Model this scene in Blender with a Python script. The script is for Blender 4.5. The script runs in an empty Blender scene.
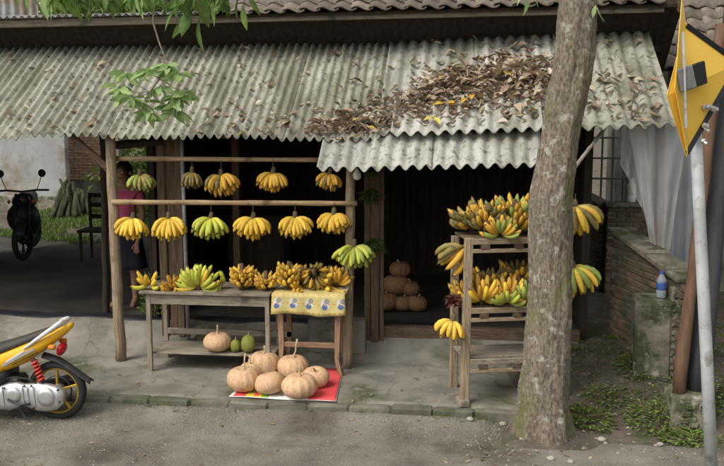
import bpy, bmesh, math, random
from mathutils import Vector, Matrix, noise, Euler
R = math.radians
random.seed(11)
sc = bpy.context.scene
col = sc.collection

# ------------------------------------------------------------------ camera
F, PHI, PSI, CH = 900.0, R(7.9), R(6.5), 2.75
cam_d = bpy.data.cameras.new('camera'); cam = bpy.data.objects.new('camera', cam_d); col.objects.link(cam)
cam_d.sensor_width = 36; cam_d.lens = 36*F/724; cam_d.clip_end = 2000
cam.location = (0, 0, CH); cam.rotation_euler = (math.pi/2 - PHI, 0, PSI)
sc.camera = cam
# ------------------------------------------------------------------ world, sun, exposure (overcast)
w = bpy.data.worlds.new('World'); sc.world = w; w.use_nodes = True
nt = w.node_tree; bg = nt.nodes['Background']
sky = nt.nodes.new('ShaderNodeTexSky'); sky.sky_type = 'NISHITA'; sky.sun_disc = False
sky.sun_elevation = R(50); sky.sun_rotation = R(222); sky.dust_density = 4.0
hs = nt.nodes.new('ShaderNodeHueSaturation'); hs.inputs['Saturation'].default_value = 0.08
nt.links.new(sky.outputs[0], hs.inputs['Color']); nt.links.new(hs.outputs[0], bg.inputs[0])
bg.inputs[1].default_value = 0.125
sl = bpy.data.lights.new('sun', 'SUN'); sl.energy = 1.1; sl.angle = R(26); sl.color = (1, .93, .82)
so = bpy.data.objects.new('sun', sl); col.objects.link(so)
so.rotation_euler = Vector((math.sin(R(222))*math.cos(R(50)), math.cos(R(222))*math.cos(R(50)), math.sin(R(50)))).to_track_quat('Z', 'Y').to_euler()
sc.view_settings.view_transform = 'Standard'; sc.view_settings.look = 'None'
sc.view_settings.exposure = 0.7; sc.view_settings.gamma = 1
sc.cycles.max_bounces = 6

# ------------------------------------------------------------------ pixel helpers (a pixel gives a direction, Y or Z the distance)
_s, _c = math.sin, math.cos
FW = Vector((-_s(PSI)*_c(PHI), _c(PSI)*_c(PHI), -_s(PHI))); RT = Vector((_c(PSI), _s(PSI), 0)); UP = Vector((-_s(PSI)*_s(PHI), _c(PSI)*_s(PHI), _c(PHI)))
def P(x, y, Y=None, Z=None):
    r = FW*F + RT*(x-362) + UP*(233-y)
    t = (Z-CH)/r.z if Z is not None else Y/r.y
    return Vector((r.x*t, r.y*t, CH + r.z*t))
def rnd(a, b): return random.uniform(a, b)

# ------------------------------------------------------------------ materials
MATS = {}
def _ramp(nt, fac, c1, c2, lo=.35, hi=.65):
    n = nt.nodes.new('ShaderNodeValToRGB'); e = n.color_ramp.elements
    e[0].position = lo; e[1].position = hi; e[0].color = (*c1, 1); e[1].color = (*c2, 1)
    nt.links.new(fac, n.inputs[0]); return n.outputs[0]
def _mix(nt, fac, a, b, bt='MIX'):
    n = nt.nodes.new('ShaderNodeMix'); n.data_type = 'RGBA'; n.blend_type = bt
    for s, v in ((0, fac), (6, a), (7, b)):
        if isinstance(v, (int, float)): n.inputs[s].default_value = v
        elif isinstance(v, tuple): n.inputs[s].default_value = (*v, 1)
        else: nt.links.new(v, n.inputs[s])
    return n.outputs[2]
def _noise(nt, vec, scale, detail=6, rough=.6):
    n = nt.nodes.new('ShaderNodeTexNoise'); n.inputs['Scale'].default_value = scale; n.inputs['Detail'].default_value = detail
    n.inputs['Roughness'].default_value = rough; nt.links.new(vec, n.inputs['Vector']); return n.outputs[0]
def mat(name, c1, c2=None, scale=6, rough=.85, bump=.25, bscale=45, stretch=(1, 1, 1), spots=None, spots2=None, metal=0,
        rand=0, attr=None, coord='world', trans=None, crack=None):
    """c1..c2 noise, spots=(colour, scale, lo, hi): blotches with a shape of their own"""
    m = bpy.data.materials.new(name); m.use_nodes = True; nt = m.node_tree; b = nt.nodes['Principled BSDF']
    if coord == 'world':
        vec = nt.nodes.new('ShaderNodeNewGeometry').outputs['Position']
    else: vec = nt.nodes.new('ShaderNodeTexCoord').outputs['Object']
    mp = nt.nodes.new('ShaderNodeMapping'); mp.inputs['Scale'].default_value = stretch
    nt.links.new(vec, mp.inputs[0]); mv = mp.outputs[0]
    if attr:
        a = nt.nodes.new('ShaderNodeAttribute'); a.attribute_name = attr; c = a.outputs[0]
    elif c2: c = _ramp(nt, _noise(nt, mv, scale), c1, c2)
    else: c = (c1)
    if rand:
        oi = nt.nodes.new('ShaderNodeObjectInfo'); h = nt.nodes.new('ShaderNodeHueSaturation')
        mr = nt.nodes.new('ShaderNodeMapRange'); mr.inputs[3].default_value = 1-rand; mr.inputs[4].default_value = 1+rand
        nt.links.new(oi.outputs['Random'], mr.inputs[0]); nt.links.new(mr.outputs[0], h.inputs['Value'])
        if isinstance(c, tuple): h.inputs['Color'].default_value = (*c, 1)
        else: nt.links.new(c, h.inputs['Color'])
        c = h.outputs[0]
    for i, sp in enumerate((spots, spots2)):
        if sp:
            nz = _noise(nt, mv if len(sp) < 5 else vec, sp[1], 5, .65)
            k = _ramp(nt, nz, (0, 0, 0), (1, 1, 1), sp[2], sp[3]); c = _mix(nt, k, c, sp[0])
    if crack:
        vo = nt.nodes.new('ShaderNodeTexVoronoi'); vo.feature = 'DISTANCE_TO_EDGE'; vo.inputs['Scale'].default_value = crack[0]
        nn_ = nt.nodes.new('ShaderNodeTexNoise'); nn_.inputs['Scale'].default_value = 3.5; nn_.inputs['Detail'].default_value = 6; nt.links.new(vec, nn_.inputs['Vector'])
        va = nt.nodes.new('ShaderNodeVectorMath'); va.operation = 'MULTIPLY_ADD'; va.inputs[1].default_value = (.5, .5, 0); nt.links.new(nn_.outputs[1], va.inputs[0]); nt.links.new(vec, va.inputs[2]); nt.links.new(va.outputs[0], vo.inputs['Vector'])
        c = _mix(nt, _ramp(nt, vo.outputs[0], (.4, .4, .4), (0, 0, 0), crack[1]*.4, crack[1]), c, crack[2])
    if isinstance(c, tuple): b.inputs['Base Color'].default_value = (*c, 1)
    else: nt.links.new(c, b.inputs['Base Color'])
    b.inputs['Roughness'].default_value = rough; b.inputs['Metallic'].default_value = metal
    b.inputs['Specular IOR Level'].default_value = .3
    if bump:
        bp = nt.nodes.new('ShaderNodeBump'); bp.inputs['Strength'].default_value = bump; bp.inputs['Distance'].default_value = .02
        nt.links.new(_noise(nt, mv, bscale, 8, .7), bp.inputs['Height']); nt.links.new(bp.outputs[0], b.inputs['Normal'])
    if trans:   # thin leaf or film: (translucency, transparency)
        out = nt.nodes['Material Output']
        t = nt.nodes.new('ShaderNodeBsdfTranslucent'); ms = nt.nodes.new('ShaderNodeMixShader'); ms.inputs[0].default_value = trans[0]
        if isinstance(c, tuple): t.inputs[0].default_value = (*c, 1)
        else: nt.links.new(c, t.inputs[0])
        nt.links.new(b.outputs[0], ms.inputs[1]); nt.links.new(t.outputs[0], ms.inputs[2]); last = ms
        if trans[1]:
            tp = nt.nodes.new('ShaderNodeBsdfTransparent'); m2 = nt.nodes.new('ShaderNodeMixShader'); m2.inputs[0].default_value = trans[1]
            nt.links.new(ms.outputs[0], m2.inputs[1]); nt.links.new(tp.outputs[0], m2.inputs[2]); last = m2
        nt.links.new(last.outputs[0], out.inputs[0])
    MATS[name] = m; return m

mat('asphalt', (.12, .107, .085), (.245, .226, .186), 1.6, .95, .8, 55, spots=((.3, .28, .235), 75, .54, .66), spots2=((.085, .07, .05), 1.1, .5, .68), crack=(.4, .004, (.05, .045, .036)))
mat('pebble', (.3, .28, .24), attr='col', rough=.9, bump=.1)
mat('concrete', (.15, .14, .115), (.26, .24, .2), 2.4, .92, .35, 70, spots=((.085, .085, .045), 1.7, .5, .66), spots2=((.3, .28, .245), 5, .6, .75), crack=(.55, .006, (.04, .038, .03)))
mat('kerb', (.1, .092, .068), (.18, .165, .13), 5, .95, .5, 50, spots=((.06, .07, .03), 3, .5, .65), rand=.15)
mat('dirt', (.075, .062, .046), (.14, .118, .09), 3, .97, .7, 40, spots=((.05, .065, .025), 2.3, .53, .66), spots2=((.2, .18, .14), 14, .6, .72))
mat('step_dirt', (.085, .076, .06), (.15, .135, .108), 2.4, .95, .4, 50, spots=((.06, .055, .045), 1.4, .48, .64))
mat('log', (.03, .035, .018), (.07, .075, .035), 5, .95, .5, 30)
mat('pale_stone', (.25, .23, .185), (.36, .34, .29), 5, .9, .3, 30)
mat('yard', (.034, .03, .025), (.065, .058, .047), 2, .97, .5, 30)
mat('grass', (.07, .11, .03), attr='col', rough=.8, bump=0, trans=(.3, 0))
mat('asbestos', (.25, .245, .19), (.4, .39, .32), 7, .93, .35, 90, stretch=(1, .3, .3), spots=((.1, .1, .065), 14, .52, .64, 1), spots2=((.165, .16, .11), 2.6, .48, .66), rand=.12)
mat('asbestos_pale', (.34, .33, .29), (.5, .49, .44), 7, .93, .35, 90, stretch=(1, .3, .3), spots=((.13, .125, .085), 15, .53, .66, 1), spots2=((.21, .205, .15), 2.6, .48, .66), rand=.08)
mat('old_zinc', (.16, .16, .16), (.28, .28, .28), 3, .7, .2, 30)
mat('litter', (.25, .2, .14), attr='col', rough=.9, bump=.2, trans=(.15, 0))
for _ax, _st in (('x', (1, 13, 13)), ('y', (13, 1, 13)), ('z', (13, 13, 1))):
    mat('wood_pale_'+_ax, (.19, .135, .085), (.42, .325, .215), 5, .88, .6, 30, stretch=_st, spots=((.1, .075, .05), 3.2, .54, .68, 1), spots2=((.3, .27, .21), 7, .56, .7, 1), coord='object', rand=.12)
for _ax, _st in (('x', (1, 14, 14)), ('y', (14, 1, 14)), ('z', (14, 14, 1))):
    mat('wood_grey_'+_ax, (.17, .14, .105), (.36, .31, .24), 5, .9, .5, 30, stretch=_st, spots=((.11, .095, .07), 4, .54, .7, 1), coord='object', rand=.15)
for _ax, _st in (('x', (1, 13, 13)), ('y', (13, 1, 13)), ('z', (13, 13, 1))):
    mat('wood_brown_'+_ax, (.075, .05, .03), (.19, .13, .082), 5, .88, .6, 30, stretch=_st, spots=((.16, .13, .1), 4, .56, .7, 1), coord='object', rand=.22)
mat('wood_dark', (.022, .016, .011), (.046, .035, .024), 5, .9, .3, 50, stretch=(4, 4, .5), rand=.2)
for _ax, _st in (('x', (1, 12, 12)), ('y', (12, 1, 12)), ('z', (12, 12, 1))):
    mat('wood_red_'+_ax, (.19, .11, .065), (.35, .215, .13), 5, .82, .4, 30, stretch=_st, spots=((.14, .09, .06), 5, .56, .7, 1), coord='object', rand=.12)
for _ax, _st in (('x', (1, 14, 14)), ('y', (14, 1, 14)), ('z', (14, 14, 1))):
    mat('bamboo_'+_ax, (.24, .16, .085), (.43, .31, .18), 5, .75, .35, 30, stretch=_st, spots=((.13, .085, .045), 4.5, .55, .68, 1), coord='object')
mat('pipe', (.3, .31, .33), (.42, .43, .45), 9, .5, .1, 40, metal=.3)
mat('galv', (.36, .37, .37), (.5, .51, .51), 5, .6, .15, 60, spots=((.24, .23, .21), 9, .56, .7), metal=.2)
mat('banana', (.68, .43, .045), (.78, .52, .08), 5, .55, .06, 30, coord='object', rand=.18, spots=((.25, .14, .035), 34, .58, .7), spots2=((.5, .42, .07), 3, .56, .75))
mat('banana_gold', (.52, .29, .035), (.64, .38, .06), 5, .6, .06, 30, coord='object', rand=.2, spots=((.16, .085, .02), 22, .58, .7))
mat('banana_lime', (.42, .45, .06), (.56, .54, .08), 5, .55, .06, 30, coord='object', rand=.15, spots=((.2, .2, .03), 30, .64, .74))
mat('banana_green', (.2, .27, .055), (.36, .38, .08), 5, .55, .06, 30, coord='object', rand=.2)
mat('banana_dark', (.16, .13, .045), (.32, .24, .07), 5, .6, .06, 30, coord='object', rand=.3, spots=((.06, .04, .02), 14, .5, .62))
mat('banana_stem', (.07, .045, .025), (.14, .1, .05), 9, .9, .3, 60)
mat('pumpkin', (.46, .27, .14), (.64, .42, .255), 2.2, .62, .2, 16, stretch=(5, 5, 1.2), coord='object', rand=.1, spots=((.68, .52, .37), 22, .55, .68, 1), spots2=((.36, .24, .12), 3.4, .57, .68, 1))
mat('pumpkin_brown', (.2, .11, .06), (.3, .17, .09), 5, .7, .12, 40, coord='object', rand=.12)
mat('stalk', (.4, .28, .16), (.52, .4, .26), 20, .85, .2, 60)
mat('green_fruit', (.17, .19, .035), (.27, .27, .05), 8, .6, .3, 60, coord='object', spots=((.1, .12, .03), 9, .5, .65))
mat('bark', (.105, .084, .06), (.3, .252, .19), 55, .95, 1.0, 60, stretch=(1, 1, .4), spots=((.4, .38, .32), 11, .57, .64, 1), spots2=((.15, .155, .05), 2.6, .52, .66))
mat('leaf', (.07, .13, .025), (.17, .27, .065), 3, .6, .05, 30, coord='object', rand=.25, trans=(.35, 0))
mat('leaf_pale', (.24, .37, .12), (.36, .48, .2), 3, .6, .05, 30, coord='object', rand=.25, trans=(.35, 0))
mat('foliage', (.08, .14, .03), attr='col', rough=.65, bump=0, trans=(.3, 0))
mat('sign_yellow', (.8, .5, .06), (.86, .56, .1), 3, .45, .03, 30, coord='object', spots=((.55, .36, .06), 5, .62, .75))
mat('clamp_grey', (.13, .13, .125), (.2, .2, .19), 20, .6, .1, 40)
mat('black_paint', (.018, .018, .02), None, rough=.5, bump=0)
mat('brick', (.13, .085, .06), (.22, .145, .1), 9, .95, .6, 60, spots=((.075, .08, .042), 2.6, .46, .6), rand=.22)
mat('brick_far', (.33, .2, .14), (.44, .29, .21), 9, .93, .4, 60, rand=.15)
mat('mortar', (.17, .155, .125), (.27, .25, .21), 8, .95, .5, 50, spots=((.06, .07, .03), 2, .5, .66))
mat('plaster', (.27, .275, .27), (.38, .385, .37), 1.6, .9, .25, 30, spots=((.2, .15, .1), .9, .52, .7))
mat('stone', (.14, .125, .095), (.28, .255, .2), 7, .95, 1.0, 22, spots=((.065, .08, .035), 3.4, .47, .6), spots2=((.42, .4, .34), 8, .58, .7), rand=.15)
mat('rooftile', (.13, .105, .085), (.22, .185, .15), 8, .92, .4, 40, coord='object', rand=.3, spots=((.09, .09, .06), 5, .55, .7))
mat('film', (.74, .74, .7), (.84, .84, .8), 3, .3, .25, 14, trans=(.35, .6))
mat('tarp_pale', (.45, .49, .53), (.58, .62, .66), 2, .5, .15, 12, trans=(.3, .1))
mat('tarp_blue', (.012, .0125, .016), (.02, .021, .028), 4, .5, .3, 12)
mat('white_plastic', (.72, .7, .64), None, rough=.4, bump=0)
mat('clear_plastic', (.62, .68, .72), None, rough=.15, bump=0, trans=(.3, .4))
mat('label_blue', (.06, .13, .4), None, rough=.4, bump=0)
mat('bulb', (.6, .6, .56), None, rough=.15, bump=0)
mat('cloth_white', (.7, .68, .62), None, bump=.1)
mat('mat_white', (.62, .61, .56), (.7, .69, .64), 4, .6, .05, 30)
mat('mat_red', (.6, .055, .06), (.66, .09, .085), 4, .6, .05, 30)
mat('mat_yellow', (.62, .5, .04), None, rough=.6, bump=0)
mat('mat_green', (.2, .42, .06), None, rough=.6, bump=0)
mat('scooter_yellow', (.72, .4, .02), None, rough=.28, bump=0)
mat('scooter_white', (.62, .63, .63), None, rough=.35, bump=0)
mat('scooter_grey', (.3, .3, .31), None, rough=.35, bump=0)
mat('alloy', (.5, .5, .5), (.62, .62, .62), 20, .35, .05, 60, metal=.7)
mat('gold_rim', (.55, .36, .06), None, rough=.35, bump=0, metal=.6)
mat('rubber', (.018, .018, .018), (.03, .03, .028), 20, .85, .2, 60)
mat('black_plastic', (.02, .02, .022), (.035, .035, .035), 10, .5, .05, 60)
mat('seat', (.045, .038, .034), (.065, .055, .048), 9, .6, .1, 60)
mat('spring_red', (.6, .05, .035), None, rough=.4, bump=0)
mat('lens_red', (.5, .02, .025), None, rough=.15, bump=0)
mat('lens_orange', (.6, .2, .02), None, rough=.15, bump=0)
mat('dark_metal', (.04, .04, .04), (.06, .06, .06), 9, .4, .05, 60, metal=.6)
mat('skin', (.3, .16, .1), (.36, .2, .125), 6, .6, .05, 40, coord='object')
mat('hair', (.012, .01, .009), None, rough=.6, bump=.3)
mat('shirt_pink', (.5, .09, .16), (.58, .12, .2), 5, .85, .15, 40, coord='object')
mat('skirt_navy', (.015, .016, .026), (.025, .026, .04), 5, .85, .15, 40, coord='object')
mat('eye_white', (.7, .68, .65), None, rough=.3, bump=0)
mat('lattice', (.35, .34, .32), None, rough=.7, bump=0)
mat('sack', (.16, .14, .11), (.25, .22, .17), 9, .9, .4, 90)
mat('veg_red', (.2, .03, .03), (.3, .06, .05), 12, .6, .2, 40)
mat('pole_rust', (.1, .055, .032), (.16, .095, .058), 5, .8, .3, 40, stretch=(3, 3, .6))
mat('pole_dark', (.035, .036, .04), (.06, .06, .065), 5, .75, .3, 40, stretch=(3, 3, .6))
for nm in ('banana', 'banana_gold', 'banana_lime', 'banana_green', 'banana_dark'):
    nt = MATS[nm].node_tree; b = nt.nodes['Principled BSDF']; base = b.inputs['Base Color'].links[0].from_socket
    tc = nt.nodes.new('ShaderNodeTexCoord'); sp = nt.nodes.new('ShaderNodeSeparateXYZ'); nt.links.new(tc.outputs['Generated'], sp.inputs[0])
    c = _mix(nt, _ramp(nt, sp.outputs[2], (1, 1, 1), (0, 0, 0), .045, .085), base, (.045, .03, .018))
    c = _mix(nt, _ramp(nt, sp.outputs[2], (0, 0, 0), (.75, .75, .75), .8, .97), c, (.22, .2, .06))
    nt.links.new(c, b.inputs['Base Color'])
# printed yellow cloth: blue and white flowers, one row of motifs per step
def cloth_print():
    m = mat('cloth_print', (.5, .41, .15), (.6, .51, .22), 14, .8, .1, 60, coord='object')
    nt = m.node_tree; b = nt.nodes['Principled BSDF']; base = b.inputs['Base Color'].links[0].from_socket
    tc = nt.nodes.new('ShaderNodeTexCoord'); sp = nt.nodes.new('ShaderNodeSeparateXYZ'); nt.links.new(tc.outputs['UV'], sp.inputs[0])
    def mth(op, a, b_=None):
        n = nt.nodes.new('ShaderNodeMath'); n.operation = op
        for i, v in enumerate((a, b_)):
            if v is None: continue
            if isinstance(v, (int, float)): n.inputs[i].default_value = v
            else: nt.links.new(v, n.inputs[i])
        return n.outputs[0]
    def dots(px, py, ox, oy, rad, col_, c):
        fx = mth('SUBTRACT', mth('FRACT', mth('ADD', mth('DIVIDE', sp.outputs[0], px), ox)), .5)
        fy = mth('SUBTRACT', mth('FRACT', mth('ADD', mth('DIVIDE', sp.outputs[1], py), oy)), .5)
        dx = mth('MULTIPLY', fx, px); dy = mth('MULTIPLY', fy, py)
        d = mth('SQRT', mth('ADD', mth('MULTIPLY', dx, dx), mth('MULTIPLY', dy, dy)))
        return _mix(nt, mth('LESS_THAN', d, rad), c, col_)
    c = base
    c = dots(.155, .42, .1, .22, .045, (.6, .6, .55), c)
    c = dots(.155, .42, .02, .17, .026, (.3, .27, .24), c)
    c = dots(.155, .42, .16, .3, .027, (.1, .14, .32), c)
    c = dots(.05, .09, .3, .25, .008, (.6, .24, .03), c)
    c = dots(.077, .11, .7, .6, .006, (.5, .4, .3), c)
    nt.links.new(c, b.inputs['Base Color'])
cloth_print()

# ------------------------------------------------------------------ mesh helpers
class MB:
    def __init__(s): s.v = []; s.f = []; s.c = []
    def add(s, vs, fs, colour=None):
        o = len(s.v); s.v += [Vector(v) for v in vs]; s.f += [tuple(i+o for i in f) for f in fs]
        if colour is not None: s.c += [colour]*len(fs)
        return s
    def box(s, lo, hi, M=None, ch=0.0):
        x0, y0, z0 = lo; x1, y1, z1 = hi
        if ch <= 0:
            vs = [Vector(p) for p in ((x0,y0,z0),(x1,y0,z0),(x1,y1,z0),(x0,y1,z0),(x0,y0,z1),(x1,y0,z1),(x1,y1,z1),(x0,y1,z1))]
            fs = [(3,2,1,0),(4,5,6,7),(0,1,5,4),(1,2,6,5),(2,3,7,6),(3,0,4,7)]
        else:
            bm = bmesh.new(); bmesh.ops.create_cube(bm, size=1)
            for v in bm.verts: v.co = Vector((x0+(v.co.x+.5)*(x1-x0), y0+(v.co.y+.5)*(y1-y0), z0+(v.co.z+.5)*(z1-z0)))
            bmesh.ops.bevel(bm, geom=list(bm.edges), offset=ch, segments=1, affect='EDGES')
            bm.verts.index_update(); vs = [v.co.copy() for v in bm.verts]; fs = [tuple(v.index for v in f.verts) for f in bm.faces]; bm.free()
        if M is not None: vs = [M @ v for v in vs]
        return s.add(vs, fs)
    def bar(s, p, q, a, b, up=(0, 0, 1), ch=.004):
        """box from p to q, a wide across, b thick"""
        p = Vector(p); q = Vector(q); z = (q-p); L = z.length; z.normalize(); u = Vector(up)
        if abs(z.dot(u)) > .95: u = Vector((0, 1, 0))
        x = u.cross(z).normalized(); y = z.cross(x)
        M = Matrix.Translation(p) @ Matrix((x, y, z)).transposed().to_4x4()
        return s.box((-a/2, -b/2, 0), (a/2, b/2, L), M, ch)
    def tube(s, pts, rad, n=8, cap=True, jit=0):
        pts = [Vector(p) for p in pts]
        if not isinstance(rad, (list, tuple)): rad = [rad]*len(pts)
        vs = []; fs = []; x = None
        for i, p in enumerate(pts):
            d = (pts[min(i+1, len(pts)-1)] - pts[max(i-1, 0)]).normalized()
            if x is None: x = d.orthogonal().normalized()
            else: x = (x - d*x.dot(d)).normalized()
            y = d.cross(x)
            for k in range(n):
                a = 2*math.pi*k/n; r = rad[i]*(1+(rnd(-jit, jit) if jit else 0)); vs.append(p + x*math.cos(a)*r + y*math.sin(a)*r)
        for i in range(len(pts)-1):
            for k in range(n): fs.append((i*n+k, i*n+(k+1) % n, (i+1)*n+(k+1) % n, (i+1)*n+k))
        if cap: fs.append(tuple(range(n-1, -1, -1))); fs.append(tuple((len(pts)-1)*n+k for k in range(n)))
        return s.add(vs, fs)
    def lathe(s, prof, n=20, M=None):
        vs = []; fs = []; m = len(prof)
        for r, z in prof:
            for k in range(n): vs.append(Vector((r*math.cos(2*math.pi*k/n), r*math.sin(2*math.pi*k/n), z)))
        for i in range(m-1):
            for k in range(n): fs.append((i*n+k, i*n+(k+1) % n, (i+1)*n+(k+1) % n, (i+1)*n+k))
        fs.append(tuple(range(n-1, -1, -1))); fs.append(tuple((m-1)*n+k for k in range(n)))
        if M is not None: vs = [M @ v for v in vs]
        return s.add(vs, fs)
    def ring(s, c, axis, R1, r, n=28, m=10, flat=1.0):
        """torus round axis, tube radius r"""
        a = Vector(axis).normalized(); x = a.orthogonal().normalized(); y = a.cross(x); vs = []; fs = []; c = Vector(c)
        for i in range(n):
            t = 2*math.pi*i/n; d = x*math.cos(t)+y*math.sin(t)
            for k in range(m):
                u = 2*math.pi*k/m; vs.append(c + d*(R1+r*math.cos(u)) + a*(r*flat*math.sin(u)))
        for i in range(n):
            for k in range(m): fs.append((i*m+k, ((i+1) % n)*m+k, ((i+1) % n)*m+(k+1) % m, i*m+(k+1) % m))
        return s.add(vs, fs)
    def grid(s, fn, nu, nv, closed_u=False):
        vs = [fn(i/(nu-1), j/(nv-1)) for j in range(nv) for i in range(nu)]
        fs = [(j*nu+i, j*nu+i+1, (j+1)*nu+i+1, (j+1)*nu+i) for j in range(nv-1) for i in range(nu-1)]
        return s.add(vs, fs)
    def prism(s, poly, y0, y1, ch=0):
        """polygon of (x,z) swept along y"""
        n = len(poly); vs = [Vector((x, y0, z)) for x, z in poly] + [Vector((x, y1, z)) for x, z in poly]
        fs = [tuple(range(n)), tuple(range(2*n-1, n-1, -1))] + [(i, n+i, n+(i+1) % n, (i+1) % n) for i in range(n)]
        return s.add(vs, fs)
    def mesh(s, name, m, smooth=False, off=Vector((0, 0, 0))):
        me = bpy.data.meshes.new(name); me.from_pydata([v-off for v in s.v], [], s.f)
        if s.c:
            a = me.color_attributes.new('col', 'FLOAT_COLOR', 'CORNER'); i = 0; buf = []
            for f, c in zip(s.f, s.c): buf += [c[0], c[1], c[2], 1.0]*len(f)
            a.data.foreach_set('color', buf)
        if m and m+'_x' in MATS:                     # wood: the grain runs along the longest side
            dm = [max(v[i] for v in s.v)-min(v[i] for v in s.v) for i in range(3)]; m = m+'_'+'xyz'[dm.index(max(dm))]
        if m: me.materials.append(MATS[m])
        bm = bmesh.new(); bm.from_mesh(me); bmesh.ops.recalc_face_normals(bm, faces=bm.faces); bm.to_mesh(me); bm.free()
        if smooth: me.polygons.foreach_set('use_smooth', [True]*len(me.polygons))
        me.update(); return me
    def build(s, name, m, parent=None, smooth=False, origin=None):
        """vertices are world coordinates; the origin goes to the base of the mesh"""
        if origin is None:
            xs = [v.x for v in s.v]; ys = [v.y for v in s.v]; zs = [v.z for v in s.v]
            origin = Vector(((min(xs)+max(xs))/2, (min(ys)+max(ys))/2, min(zs)))
        o = bpy.data.objects.new(name, s.mesh(name, m, smooth, Vector(origin))); col.objects.link(o)
        if parent is not None: o.parent = parent; o.location = Vector(origin) - wloc(parent)
        else: o.location = origin
        return o
def wloc(o):
    v = Vector(o.location)
    while o.parent is not None: o = o.parent; v = v + Vector(o.location)
    return v
def tag(o, label, cat, group=None, kind=None):
    o['label'] = label; o['category'] = cat
    if group: o['group'] = group
    if kind: o['kind'] = kind
    return o
def struct(o, kind='structure', label=None):
    o['kind'] = kind
    if label: o['label'] = label
    return o
def thing(name, loc, label, cat, group=None):
    o = bpy.data.objects.new(name, None); o.empty_display_size = .1; col.objects.link(o); o.location = loc
    return tag(o, label, cat, group)
def smooth_by(o, ang=40):
    o.data.polygons.foreach_set('use_smooth', [True]*len(o.data.polygons)); o.data.set_sharp_from_angle(angle=R(ang)); return o
def child(name, me, parent, M):
    o = bpy.data.objects.new(name, me); col.objects.link(o); o.parent = parent
    l, q, s_ = M.decompose(); o.location = l; o.rotation_mode = 'QUATERNION'; o.rotation_quaternion = q; o.scale = s_
    return o
def fbm(x, y, s=1.0): return noise.fractal(Vector((x*s, y*s, 3.3)), 1.0, 2.0, 4)

# ================================================================== SETTING
FL, IN = .13, .42                      # apron height, raised yard height
YK, YS = 7.66, 8.93                    # kerb line, foot of the step
def bank(x, y):                        # earth bank right of the kerb
    t = min(max((y-7.35)/1.6, 0), 1); t = t*t*(3-2*t)
    e = min(max((x-.3)/.35, 0), 1)
    mound = .07*math.exp(-((x-.71)**2+(y-7.45)**2)/.09)
    return mound + (t*.34)*e + .035*fbm(x, y, 1.7)*min(1, max(0, (y-7.1)*2))*e + .012*fbm(x+9, y, 6)*e*min(1, max(0, (y-7.0)*2))
m = MB(); m.add([(-400, -400, -.03), (400, -400, -.03), (400, 400, -.03), (-400, 400, -.03)], [(0, 1, 2, 3)])
struct(m.build('ground', 'dirt', origin=(0, 0, -.03)))
def road_z(x, y): return .010*fbm(x, y, .9) + (.062*min(1, max(0, (y-7.2)/.42))**2)*(1-min(1, max(0, (x-.1)/.4))) - (.05*min(1, max(0, (y-7.3)/.2)) if x > .6 else 0)
m = MB(); m.grid(lambda u, v: Vector((-40+80*u, -4 + 11.75*(1-(1-v)**2), road_z(-40+80*u, -4+11.75*(1-(1-v)**2)))), 320, 70)
struct(smooth_by(m.build('road', 'asphalt', origin=(0, 0, 0)), 80), label='grey gravelly asphalt road')
m = MB(); m.grid(lambda u, v: Vector((.3+7*u, 6.9+7*v, bank(.3+7*u, 6.9+7*v)-.004 + (0 if v > .03 else -.05))), 150, 150)
struct(smooth_by(m.build('earth_bank', 'dirt', origin=(2, 8, 0)), 80), label='bare earth verge with moss beside the road')
# pavement apron (slightly uneven concrete) with a ramped step up to the yard
def apron(u, v):
    x = -12+12.6*u; y = 7.7+1.36*v
    return Vector((x, y+.02*fbm(x, 2, 2.5)*(v < .06), FL + .008 + .006*fbm(x, y, 1.3) - (.05 if v < .02 else 0)))
m = MB(); m.grid(apron, 160, 30)
pav = struct(smooth_by(m.build('pavement', 'concrete', origin=(-3, 8.4, FL)), 80), label='worn concrete apron in front of the stall')
def step(u, v):
    x = -12+13.2*u; y = 8.93+.56*v; t = min(1, max(0, (v-.04)/.92)); t = t*t*(3-2*t)
    return Vector((x, y, FL+.004+(IN-FL+.004)*t + .014*fbm(x, y, 2.2)*math.sin(math.pi*v)))
m = MB(); m.grid(step, 130, 14)
struct(smooth_by(m.build('step', 'concrete', origin=(-3, 9.2, FL)), 80), label='sloping concrete ramp behind the stall')
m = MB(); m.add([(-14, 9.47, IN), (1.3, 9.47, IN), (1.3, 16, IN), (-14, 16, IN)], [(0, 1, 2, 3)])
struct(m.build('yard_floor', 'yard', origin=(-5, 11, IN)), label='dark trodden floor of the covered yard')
m = MB(); m.grid(lambda u, v: Vector((-20+28*u, 15.9+24*v, IN-.01+.05*fbm(u*28, v*24, .8)*min(1, v*10))), 60, 50)
struct(m.build('backyard', 'dirt', origin=(-5, 20, IN)), label='backyard ground behind the covered bay')
# kerb stones
kerb = struct(bpy.data.objects.new('kerb', None), label='row of mossy concrete kerb blocks'); col.objects.link(kerb); kerb.location = (-3, YK, 0)
k = MB(); k.box((-8, YK+.022, -.02), (.3, YK+.1, FL-.012)); k.build('bedding', 'kerb', kerb)
x = -8.0
while x < .22:
    L = .37+rnd(-.012, .012); dy = rnd(-.008, .008); dz = rnd(-.012, -.002)
    k = MB(); k.box((x, YK+dy, -.02), (x+L-.005, YK+.135, FL+.004+dz), None, .018)
    for v in k.v: v += Vector((rnd(-.006, .006), rnd(-.012, .012), rnd(-.01, .004)))
    k.build('kerb_stone', 'kerb', kerb); x += L
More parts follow.
